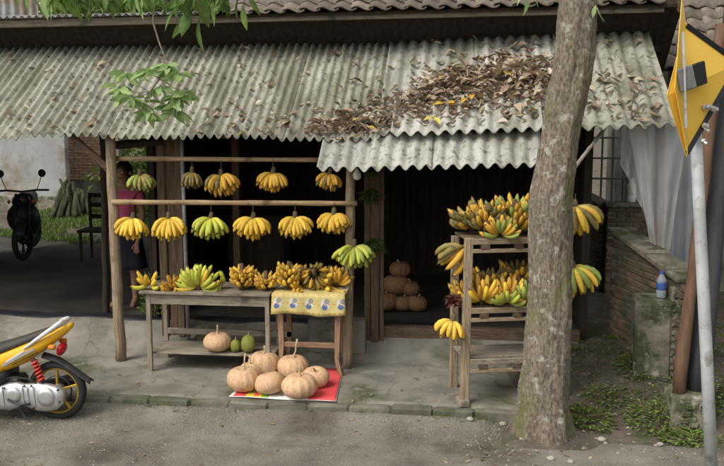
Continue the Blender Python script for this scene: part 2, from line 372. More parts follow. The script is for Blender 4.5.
# pebbles and grit
def pebbles(n, fn, smin, smax, name, label):
    m = MB()
    for _ in range(n):
        x, y, z, pal = fn(); s = smin*(smax/smin)**(random.random()**2); a = rnd(0, 6.28)
        g = rnd(.75, 1.2); c = (pal[0]*g, pal[1]*g, pal[2]*g)
        vs = []
        for i, d in enumerate(((1,0,0),(.5,.87,0),(-.5,.87,0),(-1,0,0),(-.5,-.87,0),(.5,-.87,0),(.5,.1,.8),(-.4,.3,.85),(-.1,-.5,.8))):
            q = Vector(d)*s*rnd(.75, 1.15); q.z *= .7
            vs.append(Vector((q.x*math.cos(a)-q.y*math.sin(a), q.x*math.sin(a)+q.y*math.cos(a), q.z)) + Vector((x, y, z)))
        m.add(vs, [(0,1,6),(1,2,7,6),(2,3,7),(3,4,8,7),(4,5,8),(5,0,6,8),(6,7,8)], c)
    o = m.build(name, 'pebble'); o['kind'] = 'stuff'; o['label'] = label; o['category'] = 'gravel'; return o
def peb_road():
    while True:
        x = rnd(-5, 4.5); y = rnd(5.4, 7.75) if random.random() < .6 else 7.64-abs(random.gauss(0, .3))
        if fbm(x, y, 1.1) + rnd(-.4, .4) > 0: break
    return x, y, .001+road_z(x, y), random.choice(((.23, .21, .175), (.18, .165, .135), (.28, .26, .22), (.14, .13, .105)))
pebbles(13000, peb_road, .003, .011, 'gravel', 'loose pale grit scattered along the road edge')
def peb_bank():
    x = rnd(.5, 4); y = rnd(7.0, 9.2)
    return x, y, bank(x, y), random.choice(((.22, .2, .16), (.16, .14, .11), (.28, .26, .21)))
pebbles(900, peb_bank, .006, .03, 'bank_gravel', 'small stones scattered on the earth bank')

# leaves helper for plant stuff
def leafquad(m, p, d, up, L, W, colour, bend=.25):
    d = d.normalized(); s = d.cross(up)
    if s.length < 1e-3: s = d.orthogonal()
    s.normalize(); n = s.cross(d)
    a = p; b1 = p + d*L*.45 + s*W*.5; b2 = p + d*L*.45 - s*W*.5; bm_ = p+d*L*.5 - n*W*.18; t = p + d*L - n*L*bend
    m.add([a, b1, t, b2, bm_], [(0, 1, 4), (1, 2, 4), (2, 3, 4), (3, 0, 4)], colour)
def rdir(zmin=-1, zmax=1):
    z = rnd(zmin, zmax); a = rnd(0, 2*math.pi); r = math.sqrt(max(0, 1-z*z)); return Vector((r*math.cos(a), r*math.sin(a), z))
def green(v=1.0, y=0.0):
    g = rnd(.7, 1.3)*v; return (.075*g*(1+y), .125*g*(1+.3*y), .03*g)

# ================================================================== LEAN-TO ROOF
YE, ZE, SL = 8.6, 2.465, .634          # eave line and slope
def roof_z(x, y, lift=True):
    t = min(max((x+.9)/2.8, 0), 1)
    return ZE + (y-YE)*SL + .11*t
awning = thing('lean_to_roof', (-1.5, YE, ZE), 'lean-to roof of grey corrugated sheets littered with dead leaves over the stall', 'roof')
def sheet(x0, x1, y0, y1, pitch, amp, lift, matn, parent, skew=0, name='roof_sheet'):
    nw = (x1-x0)/pitch; nu = int(nw*8)+1; nv = 9; ph = rnd(0, 1)*0
    q = rnd(-.012, .012); sg = rnd(.004, .012)
    def fn(u, v):
        x = x0+(x1-x0)*u; y = y0+(y1-y0)*v
        z = roof_z(x, y)+lift + amp*math.cos(2*math.pi*(x-x0)/pitch) + q*(u-.5) - sg*math.sin(math.pi*v) + .004*fbm(x*2, y*2, 2)
        return Vector((x+skew*(v-.0), y + .004*fbm(x, 7, 5)*(1 if v < .5 else 1), z))
    m = MB(); m.grid(fn, nu, nv); o = m.build(name, matn, parent, smooth=True)
    sd = o.modifiers.new('s', 'SOLIDIFY'); sd.thickness = .008; sd.offset = -1
    return o
x = -7.2; i = 0
while x < -1.0:
    x1 = min(x+.9, -.86)
    if -.86-x1 < .3: x1 = -.86
    sheet(x, x1+.05, YE+rnd(-.02, .02), 10.2, .09, .0235, .012*(i % 2)+rnd(0, .004), 'asbestos', awning, skew=rnd(-.01, .01)); x = x1; i += 1
for i, (xa, xb) in enumerate(((-.84, .13), (.09, .98), (.94, 1.95))):
    sheet(xa, xb, YE+(.03 if i < 2 else -.02), 10.15, .129, .025, .028+.014*(i % 2), 'asbestos_pale' if i < 2 else 'asbestos', awning, skew=(0, .0, -.02)[i])
sheet(-.7, .72, 8.52, 9.05, .129, .025, .078, 'asbestos_pale', awning)
for i, (xa, xb) in enumerate(((-1.36, -.3), (-.36, .7))):
    sheet(xa, xb, 8.22+.01*i, 8.75, .127, .026, -.034-.012*i, 'asbestos_pale', awning)
# rafters and purlins under the sheets
for px in (-6.2, -5.0, -3.6, -2.4, -1.15, .1, 1.2):
    m = MB(); m.bar((px, 8.85, roof_z(px, 8.85)-.14), (px, 10.3, roof_z(px, 10.3)-.14), .06, .09); m.build('rafter', 'wood_brown', awning)
for y in (8.78, 9.5, 10.1):
    m = MB(); m.bar((-7.1, y, roof_z(-7, y)-.065), (-.95, y, roof_z(-1, y)-.065), .05, .04); m.build('purlin', 'wood_brown', awning)
    m = MB(); m.bar((-.9, y, roof_z(-.9, y)-.055), (1.9, y, roof_z(1.9, y)-.055), .05, .04); m.build('purlin', 'wood_brown', awning)

# dead leaves on the roof
def dryleaf(m, p, d, up, L, W, c):
    d = d.normalized(); s_ = d.cross(up)
    if s_.length < 1e-3: s_ = d.orthogonal()
    s_.normalize(); n = s_.cross(d); k1 = rnd(-.5, .7); k2 = rnd(.1, 1.0); tw = rnd(-.6, .6)
    rows = []
    for t, wd in ((.0, .08), (.22, .72), (.5, 1), (.78, .66), (1, .05)):
        q = p + d*L*(t-.1*k1*t*t) + n*L*(k1*t*(1-t)*1.2 + .25*k1*t*t); a = tw*t
        sv = s_*math.cos(a)+n*math.sin(a); hw = W*.5*wd*rnd(.8, 1.2); rows.append((q-sv*hw+n*hw*k2, q, q+sv*hw+n*hw*k2))
    vs = [v for r in rows for v in r]
    m.add(vs, [f for i in range(4) for f in ((i*3, i*3+1, i*3+4, i*3+3), (i*3+1, i*3+2, i*3+5, i*3+4))], c)
def litter():
    m = MB()
    pal = ((.32, .235, .155), (.4, .31, .21), (.48, .4, .29), (.22, .16, .11), (.55, .47, .36), (.29, .2, .14))
    pts = []
    def on_roof(px, py):
        lo, hi = 8.0, 10.4
        for _ in range(24):
            md = (lo+hi)/2; q = P(px, py, Y=md)
            if q.z > roof_z(q.x, q.y)+.03: lo = md
            else: hi = md
        return P(px, py, Y=lo)
    def path(tab, t):
        f = t*(len(tab)-1); i = min(int(f), len(tab)-2); u = f-i; return [tab[i][k]*(1-u)+tab[i+1][k]*u for k in range(3)]
    for _ in range(1250):                                     # the heap behind the tree
        cx, cy, sd = path(((418, 100, 9), (455, 92, 13), (500, 86, 15), (548, 82, 14)), random.random()**.8)
        e = random.gauss(0, 1); q = on_roof(cx+rnd(-8, 8), cy+e*sd); pts.append((q.x, q.y, rnd(0, .085)*math.exp(-e*e*.8), 1))
    for _ in range(330):                                      # thin scatter to its left
        cx, cy, sd = path(((318, 128, 6), (360, 122, 8), (400, 114, 9), (430, 104, 10)), random.random())
        e = random.gauss(0, 1); q = on_roof(cx+rnd(-8, 8), cy+e*sd); pts.append((q.x, q.y, rnd(0, .03), 1))
    for _ in range(110): pts.append((rnd(-1.2, .7), rnd(8.6, 9.2), 0, 1))
    for _ in range(110): pts.append((rnd(-2.6, .8), 8.62+abs(random.gauss(0, .16)), 0, 1))
    for _ in range(150): pts.append((rnd(-6.5, 1.9), rnd(8.62, 10.1), 0, 0))
    for _ in range(90): pts.append((rnd(.9, 1.85), rnd(8.6, 9.3), .01, 1))
    for X, Y, h, k in pts:
        if Y < 8.2 or Y > 10.1: continue
        amp = .02 if X < -.86 else .05
        if Y < 8.58 and not (-1.3 < X < .65): continue
        z = roof_z(X, Y) + amp + h + rnd(-.005, .012) + (.03 if -.7 < X < .7 and Y < 9.05 else 0)
        if Y < 8.5: z -= .06
        g = rnd(.7, 1.2); c = random.choice(pal); c = (c[0]*g, c[1]*g, c[2]*g)
        if random.random() < .008: c = (.5, .36, .07)
        d = rdir(-.35, .6); L = rnd(.06, .135)
        dryleaf(m, Vector((X, Y, z)), d, Vector((rnd(-.6, .6), rnd(-.9, .3), 1)), L, L*rnd(.35, .6), c)
    for X, Y, c in ((.06, 8.98, (.6, .33, .04)), (-.2, 8.86, (.58, .36, .05)), (.0, 8.93, (.5, .3, .05)), (.35, 9.35, (.55, .36, .06)), (.9, 8.8, (.5, .46, .15)), (-.3, 8.66, (.58, .5, .12))):
        for k in range(4):
            leafquad(m, Vector((X, Y, roof_z(X, Y)+.14)), rdir(-.3, .3), Vector((0, -.6, 1)), .15, .06, c, .3)
    for _ in range(70):
        cx, cy, sd = path(((330, 125, 8), (430, 100, 12), (548, 82, 14)), random.random()); q = on_roof(cx, cy+random.gauss(0, sd)); q.z += .05; d = rdir(-.2, .3)*rnd(.06, .16); k = MB(); k.tube([q, q+d*.5+Vector((0, 0, .01)), q+d], .003, 4); m.add(k.v, k.f, (.16, .12, .08))
    o = m.build('leaf_litter', 'litter', None, False); tag(o, 'heap of dry brown fallen leaves lying on the corrugated lean-to roof', 'dead leaves', None, 'stuff')
litter()

# ================================================================== MAIN ROOF above the lean-to
shop = thing('shop_house', (-1, 11, IN), 'dark timber shop house with tiled eave behind the lean-to stall', 'house')
bl = P(-40, 25, Y=9.75); br = P(664, 8, Y=9.75)
m = MB(); m.bar(bl, br, .06, .085, ch=.008); m.build('fascia_beam', 'wood_grey', shop)
def beam_z(x): return bl.z + (br.z-bl.z)*(x-bl.x)/(br.x-bl.x)
# tiled right slope, corrugated left part
tile_me = {}
def tile_mesh(tag_, pitch, length):
    m = MB()
    def fn(u, v):
        a = u*2*math.pi; return Vector(((u-.5)*pitch*1.12, (v-.5)*length, .022*math.sin(a)+ (.012 if v < .5 else -.012)))
    m.grid(fn, 9, 2)
    vs = [v + Vector((0, 0, -.016)) for v in m.v]; n = len(m.v); fs = list(m.f)
    m.add(vs, [tuple(reversed(f)) for f in fs])
    m.f += [(i, i+1, n+i+1, n+i) for i in range(8)] 
    return m.mesh('roof_tile', 'rooftile', True)
TM = tile_mesh('t', .215, .3)
def tile_roof(parent, x0, x1, ybase, zf, slope, rows, pitch=.2, step=.24, jit=.008, base_name='roof'):
    L = math.hypot(1, slope); ang = math.atan(slope)
    b = MB(); yb = ybase+.02; ye = ybase+rows*step/L+.05
    b.add([(x0, yb, zf(x0)-.03), (x1, yb, zf(x1)-.03), (x1, ye, zf(x1)+(ye-yb)*slope-.03), (x0, ye, zf(x0)+(ye-yb)*slope-.03),
           (x0, yb, zf(x0)-.06), (x1, yb, zf(x1)-.06), (x1, ye, zf(x1)+(ye-yb)*slope-.06), (x0, ye, zf(x0)+(ye-yb)*slope-.06)],
          [(0,1,2,3), (7,6,5,4), (0,4,5,1), (1,5,6,2), (2,6,7,3), (3,7,4,0)])
    rf = b.build(base_name, 'wood_dark', parent)
    for r in range(rows):
        y = ybase + (r+.5)*step/L - .03
        n = int((x1-x0)/pitch)
        for i in range(n):
            x = x0 + (i+.5)*pitch
            M = Matrix.Translation(Vector((x, y, zf(x)+(y-ybase)*slope+.012)) + Vector((rnd(-jit, jit), rnd(-jit, jit), rnd(0, jit)))) @ Matrix.Rotation(ang+rnd(-.03, .03), 4, 'X') @ Matrix.Rotation(rnd(-.03, .03), 4, 'Z')
            child('roof_tile', TM, rf, Matrix.Translation(-wloc(rf)) @ M)
    return rf
tile_roof(shop, -2.85, 2.12, 9.66, lambda x: beam_z(x)+.06, .45, 6, .185)
mm = MB()
nw = int(5.2/.085)*6
mm.grid(lambda u, v: Vector((-8.0+5.2*u, 9.62+3*v, beam_z(-8+5.2*u)+.062 + .016*math.cos(2*math.pi*5.2*u/.085)+.06*v*3)), nw, 3)
o = mm.build('corrugated_eave', 'old_zinc', shop, smooth=True); o.modifiers.new('s', 'SOLIDIFY').thickness = .006
# underside boarding: sloping corrugated soffit that runs down behind the beam into the dark
mm = MB()
mm.grid(lambda u, v: Vector((-8+10.2*u, 9.8+1.0*v, beam_z(-8+10.2*u)+.02 - .8*v + .012*math.cos(2*math.pi*10.2*u/.09)*min(1, v*9))), int(10.2/.09)*5, 3)
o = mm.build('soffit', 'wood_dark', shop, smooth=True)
m = MB(); m.box((-2.9, 10.42, 3.3), (2.1, 10.46, 3.98)); m.build('eave_light_block', 'wood_dark', shop)  # upright panel added to stop sky light showing through the eave gap
m = MB(); m.box((-8, 10.42, 3.3), (-2.9, 10.46, beam_z(-6)+.02)); m.build('eave_light_block', 'wood_dark', shop)  # lower left half of the added light-blocking panel
# building shell: roof deck, back wall, side walls (planks)
m = MB(); m.bar((-2.95, 9.9, 3.62), (-2.95, 13.2, 4.6), .05, .12); m.build('barge_board', 'wood_dark', shop)
m = MB(); m.bar(Vector((2.14, 9.6, beam_z(2.14)+.03)), Vector((2.14, 10.9, beam_z(2.14)+.62)), .03, .2); m.build('barge_board', 'wood_brown', shop)
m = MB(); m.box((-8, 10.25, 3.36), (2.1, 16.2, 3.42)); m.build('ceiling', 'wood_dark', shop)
XL, XR = -3.42, 1.22
def planks(x0, x1, y, z0, z1, parent, matn, wd=.2, name='plank', axis='x'):
    a = x0
    while a < x1-.02:
        b = min(a+wd*rnd(.85, 1.1), x1); d = rnd(-.006, .006); k = MB()
        if axis == 'x': k.box((a+.003, y+d, z0), (b-.003, y+d+.025, z1+rnd(-.01, .01)))
        else: k.box((y+d, a+.003, z0), (y+d+.025, b-.003, z1+rnd(-.01, .01)))
        k.build(name, matn, parent); a = b
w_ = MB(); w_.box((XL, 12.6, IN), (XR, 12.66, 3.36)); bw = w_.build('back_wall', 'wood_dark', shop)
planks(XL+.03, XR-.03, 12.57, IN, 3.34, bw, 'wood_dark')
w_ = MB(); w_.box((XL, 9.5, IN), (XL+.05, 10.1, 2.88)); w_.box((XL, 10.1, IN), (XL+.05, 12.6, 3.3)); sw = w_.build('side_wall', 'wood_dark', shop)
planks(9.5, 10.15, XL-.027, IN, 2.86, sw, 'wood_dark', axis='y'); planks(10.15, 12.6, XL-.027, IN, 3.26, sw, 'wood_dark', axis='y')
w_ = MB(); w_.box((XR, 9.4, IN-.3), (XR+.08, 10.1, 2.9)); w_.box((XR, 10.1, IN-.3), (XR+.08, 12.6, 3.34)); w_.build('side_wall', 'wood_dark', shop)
m = MB(); m.box((-.95, 9.28, IN-.1), (XR, 9.4, IN+.035), None, .01); m.build('door_sill', 'wood_brown', shop)
m = MB(); m.box((XL, 9.45, 2.62), (XR, 9.51, 2.86)); m.build('lintel', 'wood_dark', shop)
# front pillars of rough planks
def pillar(pxs, y, ztop, matn):
    for (pa, pb, ytop, ybot, dy) in pxs:
        a = P(pa, 300, Y=y); b = P(pb, 300, Y=y); k = MB()
        k.box((a.x, y+dy, IN-.12), (b.x, y+dy+.045, ztop), None, .006)
        for v in k.v: v.x += (v.z-IN)*rnd(-.006, .006)
        k.build('pillar_plank', matn, shop)
pillar(((161, 168.5, 0, 0, 0), (169.5, 177, 0, 0, .02), (178, 184.5, 0, 0, -.01)), 9.22, 2.76, 'wood_brown')
pillar(((364, 370, 0, 0, .03), (371, 378.5, 0, 0, 0), (379.5, 383.5, 0, 0, .02)), 9.22, 2.76, 'wood_brown')
a = P(187.5, 300, Y=9.15); m = MB(); m.tube([(a.x, 9.15, IN-.15), (a.x-.02, 9.15, 2.85)], .021, 10); m.build('drain_pipe', 'pipe', shop, True)
a = P(237, 280, Y=10.2); m = MB(); m.box((a.x-.04, 10.2, IN), (a.x+.04, 10.28, 3.3), None, .006); m.build('inner_post', 'wood_brown', shop)
# interior cupboard
c = P(260, 300, Y=10.9); cu = thing('cupboard', (c.x, 10.9, IN), 'dark wooden cupboard inside the unlit shop', 'cupboard')
m = MB(); m.box((c.x-.35, 10.7, IN), (c.x+.35, 11.1, 1.45), None, .01); m.build('carcass', 'wood_dark', cu)
for s in (-1, 1):
    m = MB(); m.box((c.x+s*.17-.155, 10.68, IN+.1), (c.x+s*.17+.155, 10.7, 1.4), None, .006); d = m.build('door', 'wood_dark', cu)
    k = MB(); k.lathe([(.004, 0), (.014, .012), (.012, .022)], 10, Matrix.Translation((c.x+s*.03, 10.68, .95)) @ Matrix.Rotation(R(90), 4, 'X')); k.build('knob', 'dark_metal', d)

# ================================================================== STALL FRAME: posts, rails, brace
stall = thing('stall_frame', (-2.3, 8.8, FL), 'pale round timber posts and bamboo rails the banana hands hang from', 'stall frame')
def pole(name, p, q, r0, r1, matn, parent, n=10, seg=13, wob=.006):
    pts = []; rs = []
    for i in range(seg):
        t = i/(seg-1); pts.append(Vector(p).lerp(Vector(q), t) + Vector((rnd(-wob, wob), rnd(-wob, wob), 0))*(0 < i < seg-1)); rs.append(r0+(r1-r0)*t+rnd(-.003, .003)*(wob > 0))
    m = MB(); m.tube(pts, rs, n+4, True, .05 if wob > 0 else 0); return m.build(name, matn, parent, True)
YP = 8.8
pole('post', P(121, 361, Y=YP), P(109.5, 130, Y=YP), .056, .05, 'wood_pale', stall)
pole('post', P(347.5, 368, Y=YP), P(351, 168, Y=YP), .052, .045, 'wood_pale', stall)
pole('brace', P(112, 172, Y=YP+.02), P(66, 131, Y=8.72), .038, .036, 'wood_brown', stall)
pole('rail', P(112, 202, Y=YP-.065), P(357, 203.5, Y=YP-.06), .026, .024, 'bamboo', stall, wob=.008)
pole('rail', P(112, 158.5, Y=YP+.07), P(321, 160, Y=YP+.06), .026, .022, 'bamboo', stall, wob=.008)
pole('tie_beam', P(108, 146, Y=9.2), P(162, 141, Y=9.2), .045, .045, 'wood_dark', stall)
pole('back_post', P(107, 335, Y=9.7), Vector((P(104, 140, Y=9.7).x, 9.7, 2.95)), .04, .04, 'wood_dark', stall)

# light bulb by the right post
b = P(357, 173, Y=8.66)
lb = thing('light_bulb', b, 'unlit white light bulb hanging beside the pale right stall post', 'light bulb')
m = MB(); m.lathe([(.012, .05), (.016, .03), (.036, 0), (.042, -.025), (.034, -.055), (.012, -.068)], 16, Matrix.Translation(b)); m.build('glass_bulb', 'bulb', lb, True)
m = MB(); m.lathe([(.018, .045), (.018, .09), (.008, .1)], 12, Matrix.Translation(b)); m.build('socket', 'black_plastic', lb, True)
m = MB(); m.tube([b+Vector((0, 0, .1)), b+Vector((.0, .0, .36))], .004, 6); m.build('cord', 'black_plastic', lb)

# ================================================================== BANANAS
def banana_mesh(name, matn, L, r, bulge, n=7):
    m = MB(); pts = []; rs = []
    prof = ((0, .28), (.08, .3), (.17, .62), (.32, .95), (.55, 1), (.75, .9), (.88, .62), (.95, .3), (1, .2))
    for t, k in prof:
        a = t*math.pi*.8; pts.append(Vector((0, -bulge*L*math.sin(a), -L*t))); rs.append(r*k)
    m.tube(pts, rs, n); return m.mesh(name, matn, True)
BM = {}
def bmesh_for(matn, size):
    k = (matn, size)
    if k not in BM:
        L, r = {'big': (.235, .0255), 'mid': (.19, .0235), 'small': (.115, .0185), 'long': (.29, .029)}[size]
        BM[k] = [banana_mesh('banana', matn, L*s, r*q, b) for s, q, b in ((1, 1, .24), (.93, 1.05, .3), (1.05, .95, .2))]
    return BM[k]
NB = 'banana bunches of the stall'
def hand(loc, label, matn='banana', n=9, rows=2, size='big', spread=72, rz=0, tilt=28, flip=False, cord=0, mix=None, roll=0, name='banana_hand', stem=True, stemlen=.05, cv=1.0):
    root = thing(name, loc, label, 'bananas', NB)
    B = Matrix.Rotation(R(rz), 4, 'Z') @ Matrix.Rotation(R(roll), 4, 'Y')
    if flip: B = B @ Matrix.Rotation(math.pi, 4, 'Z') @ Matrix.Rotation(math.pi, 4, 'X')
    if cord: root.scale = [rnd(.92, 1.08)]*3
    for r in range(rows):
        nn = n - (r % 2)
        for i in range(nn):
            th = -spread + 2*spread*i/max(1, nn-1) + rnd(-4, 4)
            mt = matn if not mix or random.random() > mix[1] else mix[0]
            me = random.choice(bmesh_for(mt, size))
            M = B @ Matrix.Rotation(R(th), 4, 'Y') @ Matrix.Rotation(R(-(tilt - 22*r) + rnd(-5, 5)), 4, 'X') @ Matrix.Translation((0, .0, -.012)) @ Matrix.Rotation(R(-70*th/max(spread, 1)*cv + rnd(-12, 12)), 4, 'Z')
            child('banana', me, root, M)
    if stem:
        k = MB(); k.tube([B @ Vector((0, 0, -.035)), B @ Vector((0, -.004, 0)), B @ Vector((.004, 0, stemlen))], [.03, .026, .019], 9)
        o = bpy.data.objects.new('stem', k.mesh('stem', 'banana_stem', True)); col.objects.link(o); o.parent = root
    if cord:
        k = MB(); k.tube([(0, 0, .02), (.003, .002, cord)], .0035, 5); o = bpy.data.objects.new('cord', k.mesh('cord', 'banana_stem')); col.objects.link(o); o.parent = root
    return root
def cluster(loc, label, matn, tiers=4, n=8, size='small', axis=(0, 0, 1), up=50, mix=None, r0=.02, dz=.045, stem=.06, rz=0, name='banana_cluster'):
    root = thing(name, loc, label, 'bananas', NB)
    q = Vector((0, 0, 1)).rotation_difference(Vector(axis).normalized()).to_matrix().to_4x4()
    for t in range(tiers):
        for i in range(n):
            a = 360*i/n + 180/n*t + rnd(-8, 8)
            mt = matn if not mix or random.random() > mix[1] else mix[0]
            me = random.choice(bmesh_for(mt, size))
            M = q @ Matrix.Translation((0, 0, t*dz)) @ Matrix.Rotation(R(a), 4, 'Z') @ Matrix.Translation((0, -r0, 0)) @ Matrix.Rotation(R(-(90+up)+rnd(-8, 8)), 4, 'X') @ Matrix.Rotation(math.pi, 4, 'Z')
            child('banana', me, root, M)
    k = MB(); k.tube([q @ Vector((0, 0, -.04)), q @ Vector((0, 0, tiers*dz+stem))], [.026, .02], 9)
    o = bpy.data.objects.new('stem', k.mesh('stem', 'banana_stem', True)); col.objects.link(o); o.parent = root
    return root
# lower rail
YB = YP-.09
for px, py, mt, n, sp, mx, lab in (
    (133, 217, 'banana', 9, 62, None, 'yellow banana hand on the lower rail next to the braced post'),
    (168.5, 217, 'banana', 9, 66, None, 'yellow banana hand on the lower rail in front of the plank pillar'),
    (211, 217, 'banana_lime', 9, 74, ('banana_green', .35), 'greenish yellow banana hand on the lower rail beside the grey pipe'),
    (253, 217, 'banana', 10, 76, None, 'rounded yellow banana hand on the lower rail, just right of the greenish one'),
    (295, 216, 'banana', 10, 70, None, 'wide yellow banana hand on the lower rail, second from the bulb post'),
    (334, 213, 'banana', 9, 78, ('banana_gold', .4), 'small golden banana hand on the lower rail against the bulb post')):
    p = P(px, py, Y=YB); hand(p, lab, mt, n-1, 3, 'big' if px != 334 else 'mid', sp*.56, rnd(-16, 16), 31, roll=rnd(-7, 7), cord=max(.02, P(px, 203, Y=YB).z-p.z), mix=mx)
# upper rail
for px, py, mt, n, sp, mx, lab, Y in (
    (140, 174, 'banana_dark', 8, 66, ('banana_green', .4), 'dark olive banana hand on the upper rail before the woman in pink', 8.84),
    (192, 171, 'banana_dark', 6, 35, None, 'narrow shrivelled brown banana hand on the upper rail by the grey pipe', 8.84),
    (221, 174, 'banana_gold', 9, 72, ('banana_dark', .35), 'dull golden banana hand on the upper rail beside the shrivelled one', 8.84),
    (273, 172, 'banana_gold', 9, 72, ('banana', .4), 'bright golden banana hand alone in the middle of the upper rail', 8.84),
    (330, 173, 'banana_gold', 9, 68, ('banana_dark', .25), 'golden banana hand hanging under the pale corrugated sheet end', 8.84)):
    p = P(px, py, Y=Y); hand(p, lab, mt, n-1, 3, 'mid' if px != 221 else 'big', sp*.56, rnd(-18, 18), 31, roll=rnd(-7, 7), cord=max(.02, P(px, 159, Y=Y).z-p.z), mix=mx)
# big green hand on the post
p = P(354, 246, Y=8.66); hand(p, 'large lime green banana hand tied on the pale post by the yellow cloth', 'banana_lime', 9, 3, 'big', 52, 10, 34, mix=('banana_green', .35), stemlen=.07)

# ================================================================== TABLES
tl = P(152, 372, Z=FL); TX0 = tl.x
tr = P(269, 350, Z=FL)
ty0, ty1 = 8.45, 8.98
zt = P(205, 292, Y=ty0).z
x0 = P(139, 291, Y=ty0).x; x1 = P(271, 293, Y=ty0).x
T1 = thing('plank_table', ((x0+x1)/2, 8.7, FL), 'long grey plank table with a low shelf, holding banana clusters', 'table')
for i in range(3):
    ya = ty0-.04+i*.2; k = MB(); k.box((x0+rnd(-.01, .01), ya, zt-.028), (x1+rnd(-.01, .01), ya+.195, zt+rnd(-.004, .002)), None, .005); k.build('top_board', 'wood_grey', T1)
k = MB(); k.box((x0+.07, ty0, zt-.135), (x1-.05, ty0+.028, zt-.03), None, .004); k.build('apron', 'wood_grey', T1)
k = MB(); k.box((x0+.07, ty1-.03, zt-.135), (x1-.05, ty1, zt-.03), None, .004); k.build('apron', 'wood_grey', T1)
for X in (x0+.09, x1-.04):
    for Y in (ty0-.006, ty1-.035):
        k = MB(); k.box((X-.022, Y, FL), (X+.022, Y+.042, zt-.029), None, .004); k.build('leg', 'wood_grey', T1)
zs = P(150, 353, Y=8.45).z
for i in range(3):
    ya = ty0+.05+i*.16; k = MB(); k.box((x0+.05, ya, zs-.02), (x1-.0+.0, ya+.155, zs), None, .004); k.build('shelf_board', 'wood_grey', T1)
k = MB(); zb = P(205, 331, Y=8.95).z; k.box((x0+.12, ty1-.07, zb-.03), (x1+.12, ty1-.036, zb+.03), None, .004); k.build('stretcher', 'wood_grey', T1)
# second table under the printed cloth
u0 = P(272, 300, Y=ty0).x+.012; u1 = P(344, 300, Y=ty0).x; zt2 = zt+.005
T2 = thing('small_table', ((u0+u1)/2, 8.7, FL), 'small brown wooden table with flared legs under a printed yellow cloth', 'table')
k = MB(); k.box((u0+.01, ty0+.0, zt2-.03), (u1-.01, ty1-.02, zt2-.004), None, .004); k.build('top', 'wood_red', T2)
k = MB(); k.box((u0+.04, ty0+.03, zt2-.12), (u1-.04, ty0+.055, zt2-.032), None, .004); k.build('apron', 'wood_red', T2)
for s, X in ((-1, u0+.06), (1, u1-.07)):
    for Y in (ty0+.04, ty1-.07):
        k = MB(); H = zt2-.032-FL; n = 9
        pts = [(0, 0), (.004, .15), (0, .35), (-.006, .6), (-.004, .78), (.012, .88), (.03, .96), (.03, 1)]
        poly = [(X-s*(-a)-.0 if False else X+s*a*1.0-.026, zt2-.032-H*t) for a, t in pts] + [(X+s*a+.026 - (.012 if t > .6 else 0), zt2-.032-H*t) for a, t in reversed(pts)]
        k.prism(poly, Y, Y+.045); k.build('leg', 'wood_red', T2)
zz = P(305, 345, Y=8.5).z
k = MB(); k.box((u0+.07, ty0+.05, zz-.025), (u1-.08, ty0+.078, zz+.025), None, .004); k.build('stretcher', 'wood_red', T2)
# the cloth
m = MB(); zc = zt2+.002; drop = zc - P(305, 315, Y=ty0-.02).z
W = u1-u0+.02; nu, nv = 30, 22; Ltot = .5+drop
def cl(u, v):
    x = u0-.01+W*u; s = v*Ltot
    if s < drop:
        t = s/drop; z = zc-drop+s; y = ty0-.02 - .012*math.sin(u*22)*(1-t) - .008*math.sin(u*9+1)*(1-t)
        z += .01*math.sin(u*7)*(1-t); x += .02*(u-.5)*(1-t)
    else: y = ty0-.02+(s-drop); z = zc + .003*math.sin(u*17+s*20)
    return Vector((x, y, z))
m.grid(cl, nu, nv)
cloth = m.build('tablecloth', 'cloth_print', None, True)
uv = cloth.data.uv_layers.new(name='UVMap')
for poly in cloth.data.polygons:
    for li in poly.loop_indices:
        vi = cloth.data.loops[li].vertex_index; uv.data[li].uv = ((vi % nu)/(nu-1)*W, (vi//nu)/(nv-1)*Ltot)
cloth.modifiers.new('s', 'SOLIDIFY').thickness = .003
tag(cloth, 'yellow cloth printed with blue flowers draped over the small table', 'tablecloth')
# bananas on the tables
def ontable(px, Y, dz=.0): q = P(px, 290, Y=Y); return Vector((q.x, Y, zt+dz))
hand(ontable(151, 8.55, .045), 'small yellow banana hand lying at the end of the plank table by the post', 'banana', 5, 2, 'mid', 80, 0, 42, True, mix=('banana_lime', .3), stem=False)
hand(ontable(174, 8.6, .04), 'golden brown banana hand lying flat between yellow and lime hands', 'banana_gold', 7, 2, 'mid', 80, 10, 66, True, stem=False)
hand(ontable(199, 8.55, .03), 'fan of bright lime yellow bananas standing on the plank table', 'banana_lime', 10, 3, 'big', 80, 0, 20, True, mix=('banana', .2))
hand(ontable(221, 8.7, .035), 'few lime bananas lying between the lime fan and a golden cluster', 'banana_lime', 3, 2, 'mid', 50, 0, 50, True, stem=False, roll=-50)
cluster(ontable(242, 8.58, .05), 'tall cluster of small golden bananas in the middle of the table', 'banana_gold', 5, 9, 'small', (0, 0, 1), 42, ('banana', .5), .025, .032)
cluster(ontable(266, 8.58, .045), 'low cluster of small golden bananas at the joint of both tables', 'banana_gold', 3, 9, 'small', (0, 0, 1), 40, ('banana', .4), .02, .032)
cluster(ontable(287, 8.62, .06), 'upright cluster of small golden bananas behind the cloth edge', 'banana_gold', 5, 8, 'small', (.1, 0, 1), 48, ('banana', .4), .03, .035)
cl_ = cluster(ontable(316, 8.68, .13), 'big mixed banana bunch on the cloth, cut stem end facing out', 'banana_gold', 4, 11, 'small', (0, -1, .6), -35, ('banana_dark', .5), .06, .04, .02)
hand(ontable(301, 8.74, .03), 'large yellow bananas lying at the left of the big mixed bunch', 'banana', 4, 1, 'big', 40, 0, 75, True, stem=False, roll=35)
hand(ontable(330, 8.76, .035), 'fat yellow bananas lying at the post side of the big mixed bunch', 'banana', 3, 2, 'big', 25, 0, 70, True, stem=False, roll=65)

